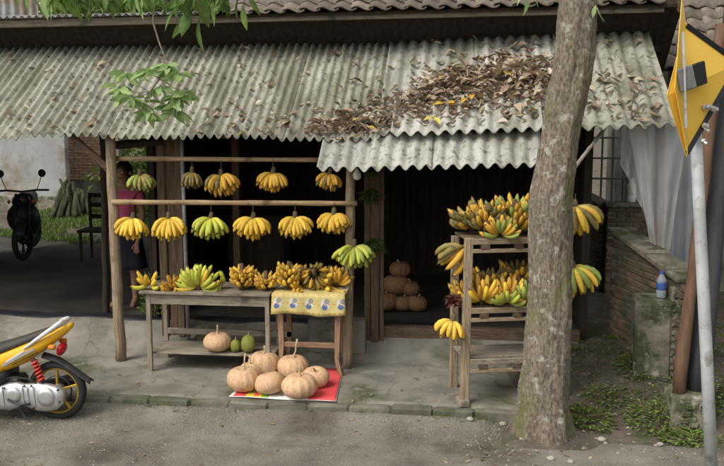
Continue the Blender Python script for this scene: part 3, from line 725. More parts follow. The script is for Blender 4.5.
hand(ontable(187, 8.75, .035), 'dull gold banana hand lying behind the lime fan and the flat hand', 'banana_gold', 7, 2, 'mid', 70, 15, 45, True, stem=False)
hand(ontable(255, 8.78, .03), 'golden bananas lying behind the gap between the two middle clusters', 'banana_gold', 7, 2, 'mid', 75, -10, 40, True, mix=('banana', .4), stem=False)
hand(ontable(300, 8.84, .04), 'dark ripe banana hand standing at the rear edge of the cloth', 'banana_dark', 9, 3, 'mid', 75, 0, 25, True, mix=('banana_gold', .4))
hand(ontable(336, 8.8, .04), 'golden banana hand standing on the cloth against the bulb post', 'banana_gold', 7, 3, 'mid', 60, 0, 25, True, mix=('banana_dark', .3))
# ================================================================== PUMPKINS
def pumpkin_mesh(name, r, h, ribs, matn, depth=.07, n=40):
    m = MB(); prof = []
    for i in range(13):
        t = i/12; a = -math.pi/2+math.pi*t; prof.append((max(.02, math.cos(a)**.8), math.sin(a)))
    vs = []; fs = []
    for pr, pz in prof:
        for k in range(n):
            a = 2*math.pi*k/n; g = 1 - depth*abs(math.cos(a*ribs/2))**4
            rr = r*pr*g; z = h/2*pz; dip = .16*h*math.exp(-(pr/.28)**2)*(1 if pz > 0 else .6)
            lump = 1+.07*noise.noise(Vector((math.cos(a)*1.1+ribs, math.sin(a)*1.1, pz)))
            vs.append(Vector((rr*lump*math.cos(a), rr*lump*math.sin(a), h/2 + z*(1+.05*noise.noise(Vector((math.cos(a)+ribs*3, math.sin(a), 5)))) - (dip if pz > 0 else -dip))))
    for i in range(12):
        for k in range(n): fs.append((i*n+k, i*n+(k+1) % n, (i+1)*n+(k+1) % n, (i+1)*n+k))
    fs.append(tuple(range(n-1, -1, -1))); fs.append(tuple(12*n+k for k in range(n)))
    m.add(vs, fs); return m.mesh(name, matn, True)
PK = {}
def pumpkin(loc, r, h, label, stalk=(.02, 0, .12), rz=0, tilt=(0, 0), matn='pumpkin', group='pumpkins for sale'):
    root = thing('pumpkin', loc, label, 'pumpkin', group); root.rotation_euler = (tilt[0], tilt[1], rz)
    key = (matn, random.randint(0, 4))
    if key not in PK: PK[key] = pumpkin_mesh('flesh', 1, 1, (13, 11, 15, 12, 10)[key[1]], matn, (.08, .11, .07, .1, .06)[key[1]])
    o = bpy.data.objects.new('flesh', PK[key]); col.objects.link(o); o.parent = root; o.scale = (r*1.06, r*1.06*rnd(.95, 1.03), h*1.04)
    if stalk:
        k = MB(); b = Vector((0, 0, h*.84)); s = Vector(stalk)
        k.tube([b, b+s*.15, b+s*.4+Vector((rnd(-.01, .01), 0, 0)), b+s*.7+Vector((rnd(-.01, .01), 0, 0)), b+s], [.024, .012, .008, .008, .011], 7, True, .12)
        o = bpy.data.objects.new('stalk', k.mesh('stalk', 'stalk', True)); col.objects.link(o); o.parent = root
    return root
mz = FL+.016
pumpkin(P(244, 391, Z=mz), .15, .225, 'pumpkin with a tall stalk at the corner by the yellow green print', (.02, 0, .17), 0)
pumpkin(P(272, 394, Z=mz), .135, .2, 'stalkless golden tinged pumpkin between the two tall stalked pumpkins', None, 1, (-.25, 0))
pumpkin(P(300, 397, Z=mz), .16, .21, 'broad pale pumpkin with a short straight stalk on the red edge', (.005, 0, .13), 2, (.0, 0))
pumpkin(P(264, 374, Z=mz), .145, .225, 'tall ribbed pumpkin at the rear of the heap by the plank table', (-.01, 0, .1), 3)
pumpkin(P(293, 376, Z=mz), .15, .2, 'flattened pumpkin with a long leaning stalk in front of the small table', (.05, 0, .2), .5)
pumpkin(P(316, 386, Z=mz), .125, .18, 'small pumpkin half hidden behind the broad pale one', (-.07, 0, .08), 1.5, (0, -.2))
pumpkin(P(250, 378, Z=mz), .1, .15, 'little pumpkin wedged behind the corner pumpkin', (.0, 0, .1), 1.1)
pumpkin(P(218, 356.5, Y=8.66)*1.0 if False else Vector((P(218, 352, Y=8.6).x, 8.6, zs)), .135, .19, 'pumpkin standing alone on the low shelf beside green fruits', (.0, 0, .11), .8)
# green fruits on the shelf
for px, r, lab in ((235.5, .058, 'small green bumpy fruit next to the pumpkin on the shelf'), (248.5, .082, 'larger green bumpy fruit at the shelf end by the table leg')):
    p = P(px, 352, Y=8.58); m = MB()
    def fn(u, v, r=r, p=p):
        a = u*2*math.pi; b = (v-.5)*math.pi; d = Vector((math.cos(a)*math.cos(b)*.9, math.sin(a)*math.cos(b)*.9, math.sin(b)*1.12))
        return Vector((p.x, 8.58, zs+r*1.1)) + d*r*(1+.06*noise.noise(d*9))
    m.grid(fn, 26, 16); g = thing('green_fruit', (p.x, 8.58, zs), lab, 'fruit', 'green fruits on the shelf'); m.build('rind', 'green_fruit', g, True)
    k = MB(); k.tube([(p.x, 8.58, zs+r*2.15), (p.x+.006, 8.575, zs+r*2.15+.03)], .006, 6); k.build('stalk', 'stalk', g)
# printed sheet under the pumpkins
m_a = P(229, 397, Z=FL+.01); m_b = P(336, 402, Z=FL+.01); m_c = P(343, 370, Z=FL+.01); m_d = P(262, 366, Z=FL+.01)
mt = thing('printed_sheet', (m_a+m_c)/2, 'white and red printed plastic sheet under the heap of pumpkins', 'plastic sheet')
def quad(u, v): return (m_a*(1-u)+m_b*u)*(1-v) + (m_d*(1-u)+m_c*u)*v
def patch(name, matn, u0_, u1_, v0_, v1_, dz, th=.003):
    m = MB(); m.grid(lambda u, v: quad(u0_+(u1_-u0_)*u, v0_+(v1_-v0_)*v) + Vector((0, 0, dz+.004*math.sin((u0_+(u1_-u0_)*u)*9)*1 + .006)), 14, 10)
    o = m.build(name, matn, mt, True); o.modifiers.new('s', 'SOLIDIFY').thickness = th; return o
patch('sheet', 'mat_white', 0, 1, 0, 1, .0, .004)
patch('red_print', 'mat_red', .74, .995, .005, .995, .003, .001)
patch('red_print', 'mat_red', .03, .15, .01, .14, .003, .001)
patch('yellow_print', 'mat_yellow', .15, .3, .01, .14, .0036, .001)
patch('red_print', 'mat_red', .22, .27, .03, .12, .005, .001)
patch('green_print', 'mat_green', .3, .36, .01, .2, .0042, .001)
# fold of the sheet standing against the table leg
# concrete block and blue tarp on the step
a = P(306, 341, Y=9.0); b = P(364, 341, Y=9.0)
m = MB(); m.box((a.x, 9.1, FL+.06), (b.x, 9.26, P(330, 320, Y=9.1).z), None, .012); o = m.build('concrete_block', 'concrete'); tag(o, 'oblong concrete block lying behind the small table', 'block')
m = MB()
def tarp(u, v):
    x = -5.6+5.55*u; y = 9.43+.2*v
    return Vector((x, y+.03*math.sin(u*31), IN+.014+.012*abs(fbm(x, y*2, 3))+.006*math.sin(u*47+v*5)**2 - (.03 if v < .05 else 0)))
m.grid(tarp, 110, 10); o = m.build('plastic_tarp', 'tarp_blue', None, True); tag(o, 'dark plastic tarp spread along the edge of the step', 'tarp')

# brown pumpkins in the doorway
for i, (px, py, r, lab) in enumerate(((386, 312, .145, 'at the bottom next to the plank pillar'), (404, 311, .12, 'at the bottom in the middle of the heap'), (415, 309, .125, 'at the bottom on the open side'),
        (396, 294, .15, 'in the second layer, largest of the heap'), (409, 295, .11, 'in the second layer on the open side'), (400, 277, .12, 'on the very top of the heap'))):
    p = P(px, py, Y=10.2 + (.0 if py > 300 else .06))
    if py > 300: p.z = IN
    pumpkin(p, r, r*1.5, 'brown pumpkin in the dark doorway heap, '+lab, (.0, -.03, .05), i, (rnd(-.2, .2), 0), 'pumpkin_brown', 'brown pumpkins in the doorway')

# hanging bundles of greens on the right plank pillar
for px, py, n, L, lab in ((371, 190, 130, .16, 'upper bundle of dark green leaves hanging on the plank pillar'), (374, 240, 150, .16, 'wider bundle of green leaves hanging low on the plank pillar'),
                          (372, 166, 90, .12, 'small bundle of green leaves tucked under the pale sheet edge')):
    p = P(px, py, Y=9.12); g = thing('green_bundle', p, lab, 'greens', 'hanging greens'); m = MB()
    for _ in range(n):
        d = rdir(-1, .1); d.x *= 1.3; leafquad(m, p+Vector((rnd(-.03, .03), rnd(-.03, .02), rnd(-.05, .03))), d+Vector((0, -.3, -.4)), rdir(), L*rnd(.5, 1.2), .02, green(.75), .3)
    m.build('leaves', 'foliage', g); k = MB(); k.tube([p+Vector((0, 0, -.02)), p+Vector((0, .08, .08))], .008, 6); k.build('tie', 'banana_stem', g)

# ================================================================== RACK
rk0 = P(464, 405, Z=FL); rrot = R(14)
ux = Vector((math.cos(rrot), math.sin(rrot), 0)); uy = Vector((-math.sin(rrot), math.cos(rrot), 0)); RW, RD = .84, .5
ztop = P(466, 238, Y=rk0.y).z
rack = thing('banana_rack', rk0+ux*RW/2+uy*RD/2, 'tall wooden rack with three pallet shelves of bananas behind the tree', 'rack')
def rp(a, b, z): return Vector((rk0.x, rk0.y, 0)) + ux*a + uy*b + Vector((0, 0, z))
for a, b, h in ((0, 0, ztop), (RW, 0, ztop), (0.02, RD, ztop-.05), (RW, RD, ztop-.05)):
    k = MB(); k.bar(rp(a, b, FL+.0), rp(a+.02*(a == 0), b, h), .075, .05, up=uy, ch=.006); k.build('post', 'wood_pale', rack)
k = MB(); k.bar(rp(-.01, -.07, FL+.03), rp(-.01, .1, FL+.03), .09, .055); k.build('foot', 'wood_grey', rack)
for z in (P(470, 240, Y=rk0.y).z, P(470, 309, Y=rk0.y).z, P(468, 360, Y=rk0.y).z):
    for i in range(5):
        b = .0+i*RD/5; k = MB(); k.bar(rp(.0, b+.0, z), rp(RW+.02, b+.0, z+rnd(-.004, .004)), .085, .022, ch=.004)
        if i == 0: k = MB(); k.bar(rp(.045, -.035, z-.012), rp(RW+.02, -.035, z-.012), .022, .05, ch=.004)
        k.build('deck_board', 'wood_grey' if z < 1 else 'wood_brown' if i else 'wood_pale', rack)
    k = MB(); k.bar(rp(.045, -.032, z-.095), rp(RW+.02, -.032, z-.095), .022, .035, ch=.004); k.build('lower_board', 'wood_pale', rack)
    for a in (.12, .42, .72):
        k = MB(); k.bar(rp(a, -.03, z-.057), rp(a+.08, -.03, z-.057), .04, .04, ch=.003); k.build('spacer', 'wood_brown', rack)
zA = P(470, 240, Y=rk0.y).z+.015; zB = P(470, 309, Y=rk0.y).z+.015; zC = P(468, 360, Y=rk0.y).z+.015
def onr(a, b, z): return rp(a, b, z)
cluster(onr(.2, .15, zA+.05), 'golden banana cluster on the top shelf of the rack by its outer post', 'banana_gold', 5, 9, 'mid', (.1, 0, 1), 50, ('banana_dark', .35), .03, .035)
cluster(onr(.47, .16, zA+.05), 'tall yellow and green banana cluster on the top shelf next to the trunk', 'banana_gold', 6, 10, 'mid', (0, 0, 1), 52, ('banana_green', .4), .035, .035)
cluster(onr(.7, .2, zA+.05), 'banana cluster on the top shelf hidden by the tree trunk', 'banana_gold', 5, 9, 'mid', (0, 0, 1), 50, ('banana_green', .3), .03, .035)
hand(onr(.17, .1, zB+.03), 'fan of plump yellow bananas on the middle shelf by the outer post', 'banana', 6, 3, 'big', 55, 5, 30, True, mix=('banana_gold', .4))
hand(onr(.42, .1, zB+.03), 'fan of yellow bananas above the green ones on the middle shelf', 'banana', 6, 3, 'big', 50, 0, 20, True, mix=('banana_gold', .3))
hand(onr(.38, .0, zB+.03), 'row of green bananas at the front edge of the middle shelf', 'banana_green', 7, 1, 'mid', 60, 0, 35, True, mix=('banana_lime', .4), stem=False)
hand(onr(.56, .02, zB+.03), 'upright green bananas on the middle shelf touching the trunk', 'banana_green', 6, 2, 'mid', 45, 0, 20, True, mix=('banana_gold', .3))
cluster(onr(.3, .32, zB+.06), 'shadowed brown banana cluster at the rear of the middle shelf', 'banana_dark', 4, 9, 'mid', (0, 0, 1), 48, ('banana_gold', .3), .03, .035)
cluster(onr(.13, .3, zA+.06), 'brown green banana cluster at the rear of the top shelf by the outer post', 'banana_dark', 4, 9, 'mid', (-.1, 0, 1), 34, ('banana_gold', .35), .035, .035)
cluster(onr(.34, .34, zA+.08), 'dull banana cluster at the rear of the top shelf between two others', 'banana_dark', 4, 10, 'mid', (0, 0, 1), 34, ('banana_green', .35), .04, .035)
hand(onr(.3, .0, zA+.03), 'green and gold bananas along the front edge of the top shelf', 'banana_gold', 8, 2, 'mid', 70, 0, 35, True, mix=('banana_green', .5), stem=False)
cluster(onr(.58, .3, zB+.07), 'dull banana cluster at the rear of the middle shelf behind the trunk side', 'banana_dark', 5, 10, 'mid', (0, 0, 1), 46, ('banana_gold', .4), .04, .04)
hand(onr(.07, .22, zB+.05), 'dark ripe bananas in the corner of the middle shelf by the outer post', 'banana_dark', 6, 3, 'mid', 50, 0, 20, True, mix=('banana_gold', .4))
# hanging from the rack
q = P(466, 246, Y=rk0.y+.12)
hand(q, 'blotched long bananas hanging off the side of the rack under the top shelf', 'banana_gold', 4, 3, 'long', 14, 0, 22, roll=48, mix=('banana_dark', .45))
q = P(453, 319, Y=rk0.y-.02)
hand(q, 'lowest hanging pale yellow bananas tied to the outer rack post', 'banana', 5, 3, 'mid', 34, -10, 26, roll=12, cord=.12)
q = P(454, 300, Y=rk0.y+.1); s_ = MB()
for _ in range(46): leafquad(s_, q+Vector((rnd(-.07, .07), rnd(-.05, .05), rnd(-.035, .035))), Vector((rnd(-1, 1), rnd(-1, .3), rnd(-.5, .5))), rdir(), .075, .04, (rnd(.06, .17), rnd(.025, .045), rnd(.02, .035)), .4)
o = s_.build('banana_flower', 'foliage'); tag(o, 'dark red banana flower hanging between two banana hands on the rack', 'banana flower')
for (px, py, Y, n, lab, mx) in ((575, 205, 8.1, 6, 'upper yellow bananas jutting out beyond the trunk at the wall side', ('banana_dark', .35)), (573, 266, 8.1, 5, 'lower yellow bananas jutting out beyond the trunk at the wall side', ('banana_green', .3))):
    hand(P(px, py, Y=Y), lab, 'banana', n+1, 4, 'long', 34, 20, 34, roll=-12, mix=mx, cord=.1)

# ================================================================== TREE
YT = 7.42
trunk_px = ((545, 446, 27.5), (545, 428, 26), (545, 405, 25), (545.5, 380, 24), (548, 340, 22), (550, 300, 21), (550.5, 250, 20.3), (551, 200, 19.8), (557, 160, 19), (564, 110, 19), (573, 60, 18), (578, 0, 17.5))
pts = [P(x, y, Y=YT) for x, y, r in trunk_px]; rs = [r/118.0 for x, y, r in trunk_px]; pts[0].z = min(pts[0].z, -.08)
pts += [pts[-1]+Vector((.12, .05, .6)), pts[-1]+Vector((.1, .1, 1.3))]; rs += [.14, .12]
tree = thing('roadside_tree', Vector((pts[0].x, YT, 0)), 'leaning roadside tree with lichen blotched grey brown bark by the rack', 'tree')
# resample
m = MB(); N = 220; K = 72; vs = []; fs = []
def samp(t):
    f = t*(len(pts)-1); i = min(int(f), len(pts)-2); u = f-i
    p0, p1, p2, p3 = pts[max(i-1, 0)], pts[i], pts[i+1], pts[min(i+2, len(pts)-1)]
    q = .5*((2*p1)+(p2-p0)*u+(2*p0-5*p1+4*p2-p3)*u*u+(3*p1-p0-3*p2+p3)*u**3)
    return q, rs[i]+(rs[i+1]-rs[i])*u
for i in range(N):
    q, r = samp(i/(N-1)); h = q.z
    for k in range(K):
        a = 2*math.pi*k/K; d = Vector((math.cos(a), math.sin(a), 0))
        fl = 1 + max(0, .24-h)*.75*(.5+.8*math.sin(a*4+1)+.4*math.sin(a*7))
        n_ = noise.fractal(Vector((d.x*1.6, d.y*1.6, h*1.3)), 1, 2, 4)*.035 + noise.fractal(Vector((d.x*6, d.y*6, h*3)), 1, 2, 3)*.016 + noise.fractal(Vector((d.x*17, d.y*17, h*16)), 1, 2, 3)*.009 - .012*max(0, noise.noise(Vector((d.x*9, d.y*9, h*4+7)))-.25)
        vs.append(q + d*(r*fl + n_*r*4))
for i in range(N-1):
    for k in range(K): fs.append((i*K+k, i*K+(k+1) % K, (i+1)*K+(k+1) % K, (i+1)*K+k))
m.add(vs, fs); m.build('trunk', 'bark', tree, True, origin=(pts[0].x, YT, 0))
top = pts[-1]
# limbs above the frame and a loose crown
limbs = [[pts[-3]+Vector((0, 0, .25)), Vector((.2, 7.3, 4.55)), Vector((-.7, 7.3, 4.75)), Vector((-1.9, 7.4, 4.6)), Vector((-3.1, 7.5, 4.3)), Vector((-3.9, 7.6, 4.15))],
         [top, top+Vector((.5, .3, .8)), top+Vector((1.3, .6, 1.6))], [top, top+Vector((-.2, -.1, .9)), top+Vector((-.7, .3, 2.0))], [top, top+Vector((.1, .7, .8)), top+Vector((.3, 1.4, 1.7))]]
for L in limbs:
    k = MB(); n = len(L); k.tube(L, [.09*(1-i/n)+.012 for i in range(n)], 8); k.build('limb', 'bark', tree, True)
m = MB()
def leafball(c, rad, n, size, sq=.7, v=1.0):
    for _ in range(n):
        d = rdir(); p = c + Vector((d.x, d.y, d.z*sq))*rad*(random.random()**.4)
        leafquad(m, p, d+rdir()*.8+Vector((0, 0, -.5)), rdir(), size*rnd(.7, 1.3), size*.38, green(v, rnd(0, .5)), .3)
for c, rad in ((top+Vector((1.2, .6, 1.9)), .9), (top+Vector((-.6, .3, 2.2)), .9), (top+Vector((.3, 1.4, 2)), .8), (top+Vector((.3, .4, 2.8)), .9)):
    leafball(c, rad, 420, .13)
m.build('crown', 'foliage', tree)
# drooping twigs with large leaves, each leaf its own piece
def leaf_mesh(name, matn, w=.36):
    m = MB(); n = 7
    prof = (.02, .5, .85, 1, .85, .5, .03)
    vs = []
    for i in range(n):
        t = i/(n-1); hw = w/2*prof[i]; z = -.22*t*t
        vs += [Vector((-hw, t, z+hw*.35)), Vector((0, t, z)), Vector((hw, t, z+hw*.35))]
    fs = []
    for i in range(n-1):
        a = i*3; fs += [(a, a+1, a+4, a+3), (a+1, a+2, a+5, a+4)]
    m.add(vs, fs); return m.mesh(name, matn, True)
LM = {k: leaf_mesh('leaf', k) for k in ('leaf', 'leaf_pale')}
LN = leaf_mesh('leaf', 'leaf', .24)
def twig(path, rad, leaves, matn, narrow=False, name='twig'):
    k = MB(); n = len(path); k.tube(path, [rad*(1-.7*i/n) for i in range(n)], 6); tw = k.build(name, 'wood_grey', tree, True)
    o = wloc(tw)
    for p, d, L in leaves:
        d = d.normalized(); up = rdir(.2, 1); x = d.cross(up).normalized(); z = x.cross(d)
        M = Matrix.Translation(p-o) @ Matrix((x, d, z)).transposed().to_4x4() @ Matrix.Scale(L, 4)
        child('leaf', LN if narrow else LM[matn], tw, M)
YL = 7.55
stem = [limbs[0][4], P(148, -40, Y=YL), P(155, -5, Y=YL), P(153, 22, Y=YL), P(159, 42, Y=YL), P(166, 60, Y=YL), P(160, 78, Y=YL), P(150, 92, Y=YL)]
def whorl(c, n, L, dn=.3):
    out = []
    for i in range(n):
        a = 2*math.pi*i/n+rnd(-.4, .4); d = Vector((math.cos(a), math.sin(a)*.7-.25, rnd(-.55, .25)-dn*.4)); out.append((c+rdir()*.015, d, L*rnd(.75, 1.2)))
    return out
sub = []
for px, py, n, L in ((126, 74, 6, .15), (118, 88, 5, .14), (150, 70, 5, .14), (168, 66, 6, .15), (180, 74, 5, .13), (176, 98, 8, .16), (160, 88, 5, .14), (142, 104, 6, .15), (130, 98, 5, .15), (186, 92, 5, .13), (150, 112, 5, .13), (174, 110, 7, .15)):
    sub.append((P(px, py, Y=YL+rnd(-.12, .12)), n, L))
lv = []
for c, n, L in sub: lv += whorl(c, n+4, L*1.12)
random.shuffle(lv)
twig(stem, .013, [l for i, l in enumerate(lv) if i % 2], 'leaf_pale')
for c, n, L in sub:
    j = min(stem[4:], key=lambda s: (s-c).length)
    twig([j, (j+c)/2+Vector((0, -.01, -.02)), c], .005, [l for i, l in enumerate(lv) if not i % 2 and (l[0]-c).length < .03], 'leaf_pale', name='twig')
# hanging leaves along the top of the picture
def drop_twig(px0, py1, leaves, Y=7.5, narrow=True, matn='leaf'):
    a = P(px0, -60, Y=Y); b = P(px0+rnd(-6, 6), py1, Y=Y); near = min(limbs[0], key=lambda s: (s-a).length)
    ls = []
    for px, py, dx, dy, L in leaves:
        p = P(px, py, Y=Y+rnd(-.05, .05)); d = RT*dx + Vector((0, 0, -dy)) + Vector((0, rnd(-.3, .1), 0)); ls.append((p, d, L))
    twig([near, a, (a+b)/2+Vector((rnd(-.03, .03), 0, 0)), b], .009, ls, matn, narrow)
drop_twig(195, 14, ((200, 16, -.05, 1, .31), (193, 10, -.5, .8, .25), (190, 6, -.25, 1, .27), (205, 0, .5, .8, .25), (198, -6, .3, 1, .28), (188, 20, -.5, .5, .2), (178, 8, -.6, .7, .22)), narrow=False)
drop_twig(240, 6, ((243, 4, .1, 1, .25), (238, -2, -.2, 1, .2), (248, -6, .4, .8, .2), (232, -8, -.5, .7, .2)))
drop_twig(30, -3, ((28, -8, -.05, 1, .18), (34, -6, .3, 1, .17), (22, -10, -.4, .8, .16)))
drop_twig(70, -4, ((70, -8, .1, 1, .16), (64, -10, -.4, .8, .15), (76, -10, .5, .8, .15)))
drop_twig(110, 0, ((112, -6, .2, 1, .2), (104, -6, -.4, .8, .18), (120, -9, .6, .7, .18), (108, -4, 0, 1, .15)))
drop_twig(140, -2, ((136, -8, -.3, 1, .2), (143, -8, .2, 1, .18), (148, -10, .5, .8, .18)))
drop_twig(170, 0, ((168, -4, -.2, 1, .2), (176, -6, .3, 1, .22), (162, -8, -.5, .8, .2)))
drop_twig(215, 2, ((214, -4, -.1, 1, .22), (221, -6, .4, .9, .2), (209, -8, -.4, .8, .2)))
for px in range(46, 236, 13):
    drop_twig(px, rnd(-6, 6), [(px+rnd(-9, 9), rnd(-16, -2), rnd(-.8, .8), rnd(.4, 1), rnd(.13, .24)) for _ in range(7)], Y=rnd(7.4, 7.8), narrow=random.random() < .25, matn=random.choice(('leaf', 'leaf', 'leaf_pale')))
near = [pts[-3]+Vector((0, 0, .2)), P(536, -40, Y=7.2), P(527, -6, Y=7.2)]
twig(near, .01, [(P(527, -4, Y=7.2), Vector((0, -.1, -1)), .15), (P(530, -6, Y=7.2), Vector((.5, 0, -.5)), .12), (P(524, -6, Y=7.2), Vector((-.5, 0, -.6)), .1)], 'leaf_pale')
twig([pts[-3]+Vector((.1, -.05, -.05)), P(597, 8, Y=7.25), P(603, 22, Y=7.25)], .006, [(P(598, 8, Y=7.25), Vector((.3, 0, -1)), .12), (P(596, 5, Y=7.25), Vector((-.3, 0, -1)), .1)], 'leaf_pale')

# ================================================================== SIGN POST AND POLES
sp0 = P(712, 486, Z=0)
sign = thing('road_sign', sp0, 'yellow diamond warning sign plates bolted to a leaning grey pipe', 'road sign')
ptop = P(692.5, 62, Y=sp0.y+.03)
m = MB(); m.tube([sp0, sp0.lerp(ptop, .3)+Vector((.004, 0, 0)), sp0.lerp(ptop, .65), ptop], [.046, .044, .042, .04], 18); m.build('pole', 'galv', sign, True)
def plate(name, corners, th, matn, parent, inset=None):
    cs = [Vector(c) for c in corners]; n = (cs[1]-cs[0]).cross(cs[2]-cs[0]).normalized()
    k = MB(); k.add(cs+[c+n*th for c in cs], [(0,1,2,3), (7,6,5,4), (0,4,5,1), (1,5,6,2), (2,6,7,3), (3,7,4,0)]); return k.build(name, matn, parent)
ys = sp0.y
A = [P(681.5, -2, Y=ys-.13), P(674.5, 88, Y=ys-.28), P(687, 154, Y=ys-.13), P(693, 68, Y=ys+.1)]
plate('side_plate', A, .004, 'sign_yellow', sign)
nA = (A[1]-A[0]).cross(A[2]-A[0]).normalized(); 
if nA.y > 0: nA = -nA
B = [P(687, 22, Y=ys-.12), P(742, 62, Y=ys+.12), P(687.5, 157, Y=ys-.12), P(668, 96, Y=ys-.3)]
cB = (B[0]+B[2])/2
pb = plate('face_plate', [c+Vector((0, .03, 0)) for c in B], .004, 'sign_yellow', sign)
for i in range(4):
    a, b = B[i], B[(i+1) % 4]; ctr = sum(B, Vector())/4
    if i in (0, 1):
        k = MB(); k.bar(a+(ctr-a)*.05+Vector((0, .022, 0)), b+(ctr-b)*.05+Vector((0, .022, 0)), .034, .006, up=(0, 1, 0), ch=.001); k.build('black_border', 'black_paint', sign)
# clamp across the plates and its vertical channel
k = MB(); k.bar(P(678.5, 81, Y=ys-.24), P(694, 76, Y=ys-.2), .03, .155, up=(0, 0, 1), ch=.006); 
k.build('clamp', 'clamp_grey', sign)
k = MB(); k.bar(P(694, 76, Y=ys-.2), P(705, 72, Y=ys-.14), .03, .155, ch=.006); k.build('clamp', 'black_paint', sign)
k = MB(); k.bar(P(683, 32, Y=ys-.235), P(686, 128, Y=ys-.235), .012, .03, up=(0, 1, 0), ch=.002); k.build('channel', 'galv', sign)
for px, py in ((703, 108), (708, 107), (712, 109), (705, 128), (702, 140), (703, 126)):
    q = P(px, py, Y=ys-.03); k = MB(); d = Vector((rnd(.2, .5), -.6, rnd(-.6, .3))).normalized(); k.tube([q, q+d*.05], .012, 6); k.tube([q+d*.012, q+d*.022], .022, 6); k.build('bolt', 'alloy', sign)
# rusty pole and dark pole on a concrete footing
fb = P(690, 434, Z=bank(1.6, 7.45)); fx = fb.x
ft = thing('pole_footing', (fx, fb.y+.14, 0), 'mossy concrete footing at the base of the two leaning poles', 'footing')
m = MB(); m.box((fx-.17, fb.y, -.05), (fx+.2, fb.y+.34, P(690, 396, Y=fb.y).z), None, .02)
for v in m.v: v += Vector((rnd(-.012, .012), rnd(-.012, .012), rnd(-.01, .01)))
m.build('block', 'stone', ft)
for k_ in range(7):
    m = MB(); c = Vector((fx+rnd(-.17, .2), fb.y-.01, rnd(.06, .26))); m.box(c-Vector((.04, .012, .025)), c+Vector((.04, .02, .025)), None, .01); m.build('stone', 'stone', ft)
zf_ = P(690, 396, Y=fb.y).z
p0 = P(676, 397, Y=fb.y+.1); p1 = P(712, 96, Y=fb.y+.5)
o = pole('rusty_pole', Vector((p0.x+.02, p0.y, zf_-.03)), p1+Vector((.05, 0, .6)), .054, .05, 'pole_rust', None); tag(o, 'rusty brown pole leaning behind the yellow sign', 'pole')
p0 = P(697, 396, Y=fb.y+.22)
o = pole('utility_pole', Vector((p0.x, p0.y, zf_-.03)), P(726, 30, Y=fb.y+.8)+Vector((.25, .3, 2.6)), .1, .085, 'pole_dark', None); tag(o, 'thick dark pole leaning beside the rusty one', 'pole')

# ================================================================== WALLS ON THE RIGHT
BKM = MB().box((-.1, -.05, -.0275), (.1, .05, .0275), None, .006).mesh('brick', 'brick')
def brick_wall(name, p0, p1, z0, z1, th, label, course=.066, blen=.215, skip=0, fm='mortar', zend=None, side=-1):
    """wall from p0 to p1 (plan), bricks proud of a mortar core, both faces and the end facing the street"""
    p0 = Vector((p0[0], p0[1], 0)); p1 = Vector((p1[0], p1[1], 0)); d = (p1-p0); L = d.length; d.normalize(); n = Vector((-d.y, d.x, 0))
    M = Matrix.Translation(p0) @ Matrix((d, n, Vector((0, 0, 1)))).transposed().to_4x4()
    root = thing(name, (p0+p1)/2+Vector((0, 0, z0)), label, 'wall'); c = MB(); c.box((.006, -th/2+.006, z0), (L-.006, th/2-.006, z1-.01), M); c.build('core', fm, root)
    off = Matrix.Translation(-wloc(root)); rows = int((z1-z0)/course)
    for r in range(rows):
        z = z0+(r+.5)*course; sh = .5*(r % 2)
        nb = int(L/blen)
        for i in range(nb):
            if random.random() < skip: continue
            a = (i+.5+sh*.9)*blen
            if a > L-.09: a = L-.09
            for s in (side,):
                child('brick', BKM, root, off @ M @ Matrix.Translation((a, s*(th/2-.045+rnd(-.003, .004)), z)) @ Matrix.Rotation(rnd(-.02, .02), 4, 'Z'))
        child('brick', BKM, root, off @ M @ Matrix.Translation((.045+rnd(-.003, .003), 0, z)) @ Matrix.Rotation(math.pi/2, 4, 'Z') @ Matrix.Scale(th/.21, 4, (1, 0, 0)))
    return root, M, L
YW2 = 11.9
na = P(690, 277, Y=8.35); fa_z = na.z
fa = P(621, 227, Y=9.75)
p0 = Vector((na.x, na.y, 0)); p1 = Vector((fa.x, fa.y, 0)); d1 = (p1-p0); L1 = d1.length; d1.normalize(); n1 = Vector((-d1.y, d1.x, 0))
M1 = Matrix.Translation(p0) @ Matrix((d1, n1, Vector((0, 0, 1)))).transposed().to_4x4()
W1 = thing('garden_wall', (p0+p1)/2+Vector((0, 0, .1)), 'dark mossy brick garden wall with sloping coping behind the rubble pillar', 'wall')
def wtop(a): return fa_z + (fa.z-fa_z)*a/L1
c_ = MB(); c_.add([M1 @ Vector(v) for v in ((0, -.11, .05), (L1, -.11, .05), (L1, .085, .05), (0, .085, .05), (0, -.11, wtop(0)-.05), (L1, -.11, wtop(L1)-.05), (L1, .085, wtop(L1)-.05), (0, .085, wtop(0)-.05))],
    [(3,2,1,0),(4,5,6,7),(0,1,5,4),(1,2,6,5),(2,3,7,6),(3,0,4,7)]); c_.build('core', 'mortar', W1)
off1 = Matrix.Translation(-wloc(W1))
for r_ in range(24):
    z = .1+(r_+.5)*.066
    for i in range(int(L1/.215)+1):
        a_ = (i+.5*(r_ % 2)+.3)*.215
        if a_ > L1-.05 or z > wtop(a_)-.075 or random.random() < .03: continue
        child('brick', BKM, W1, off1 @ M1 @ Matrix.Translation((a_, .047+rnd(-.005, .006), z)) @ Matrix.Rotation(rnd(-.03, .03), 4, 'Z'))
    if z < wtop(0)-.07: child('brick', BKM, W1, off1 @ M1 @ Matrix.Translation((-.02, -.01, z)) @ Matrix.Rotation(math.pi/2, 4, 'Z'))
for i in range(7):
    a_ = L1*i/7; b_ = L1*(i+1)/7-.012; k = MB(); th_ = math.atan2(fa.z-fa_z, L1)
    k.box((a_-.03*(i == 0), -.14, -.05), (b_, .14, .012+rnd(-.008, .008)), M1 @ Matrix.Translation((0, 0, fa_z)) @ Matrix.Rotation(-th_, 4, 'Y'), .012); k.build('coping_stone', 'stone', W1)
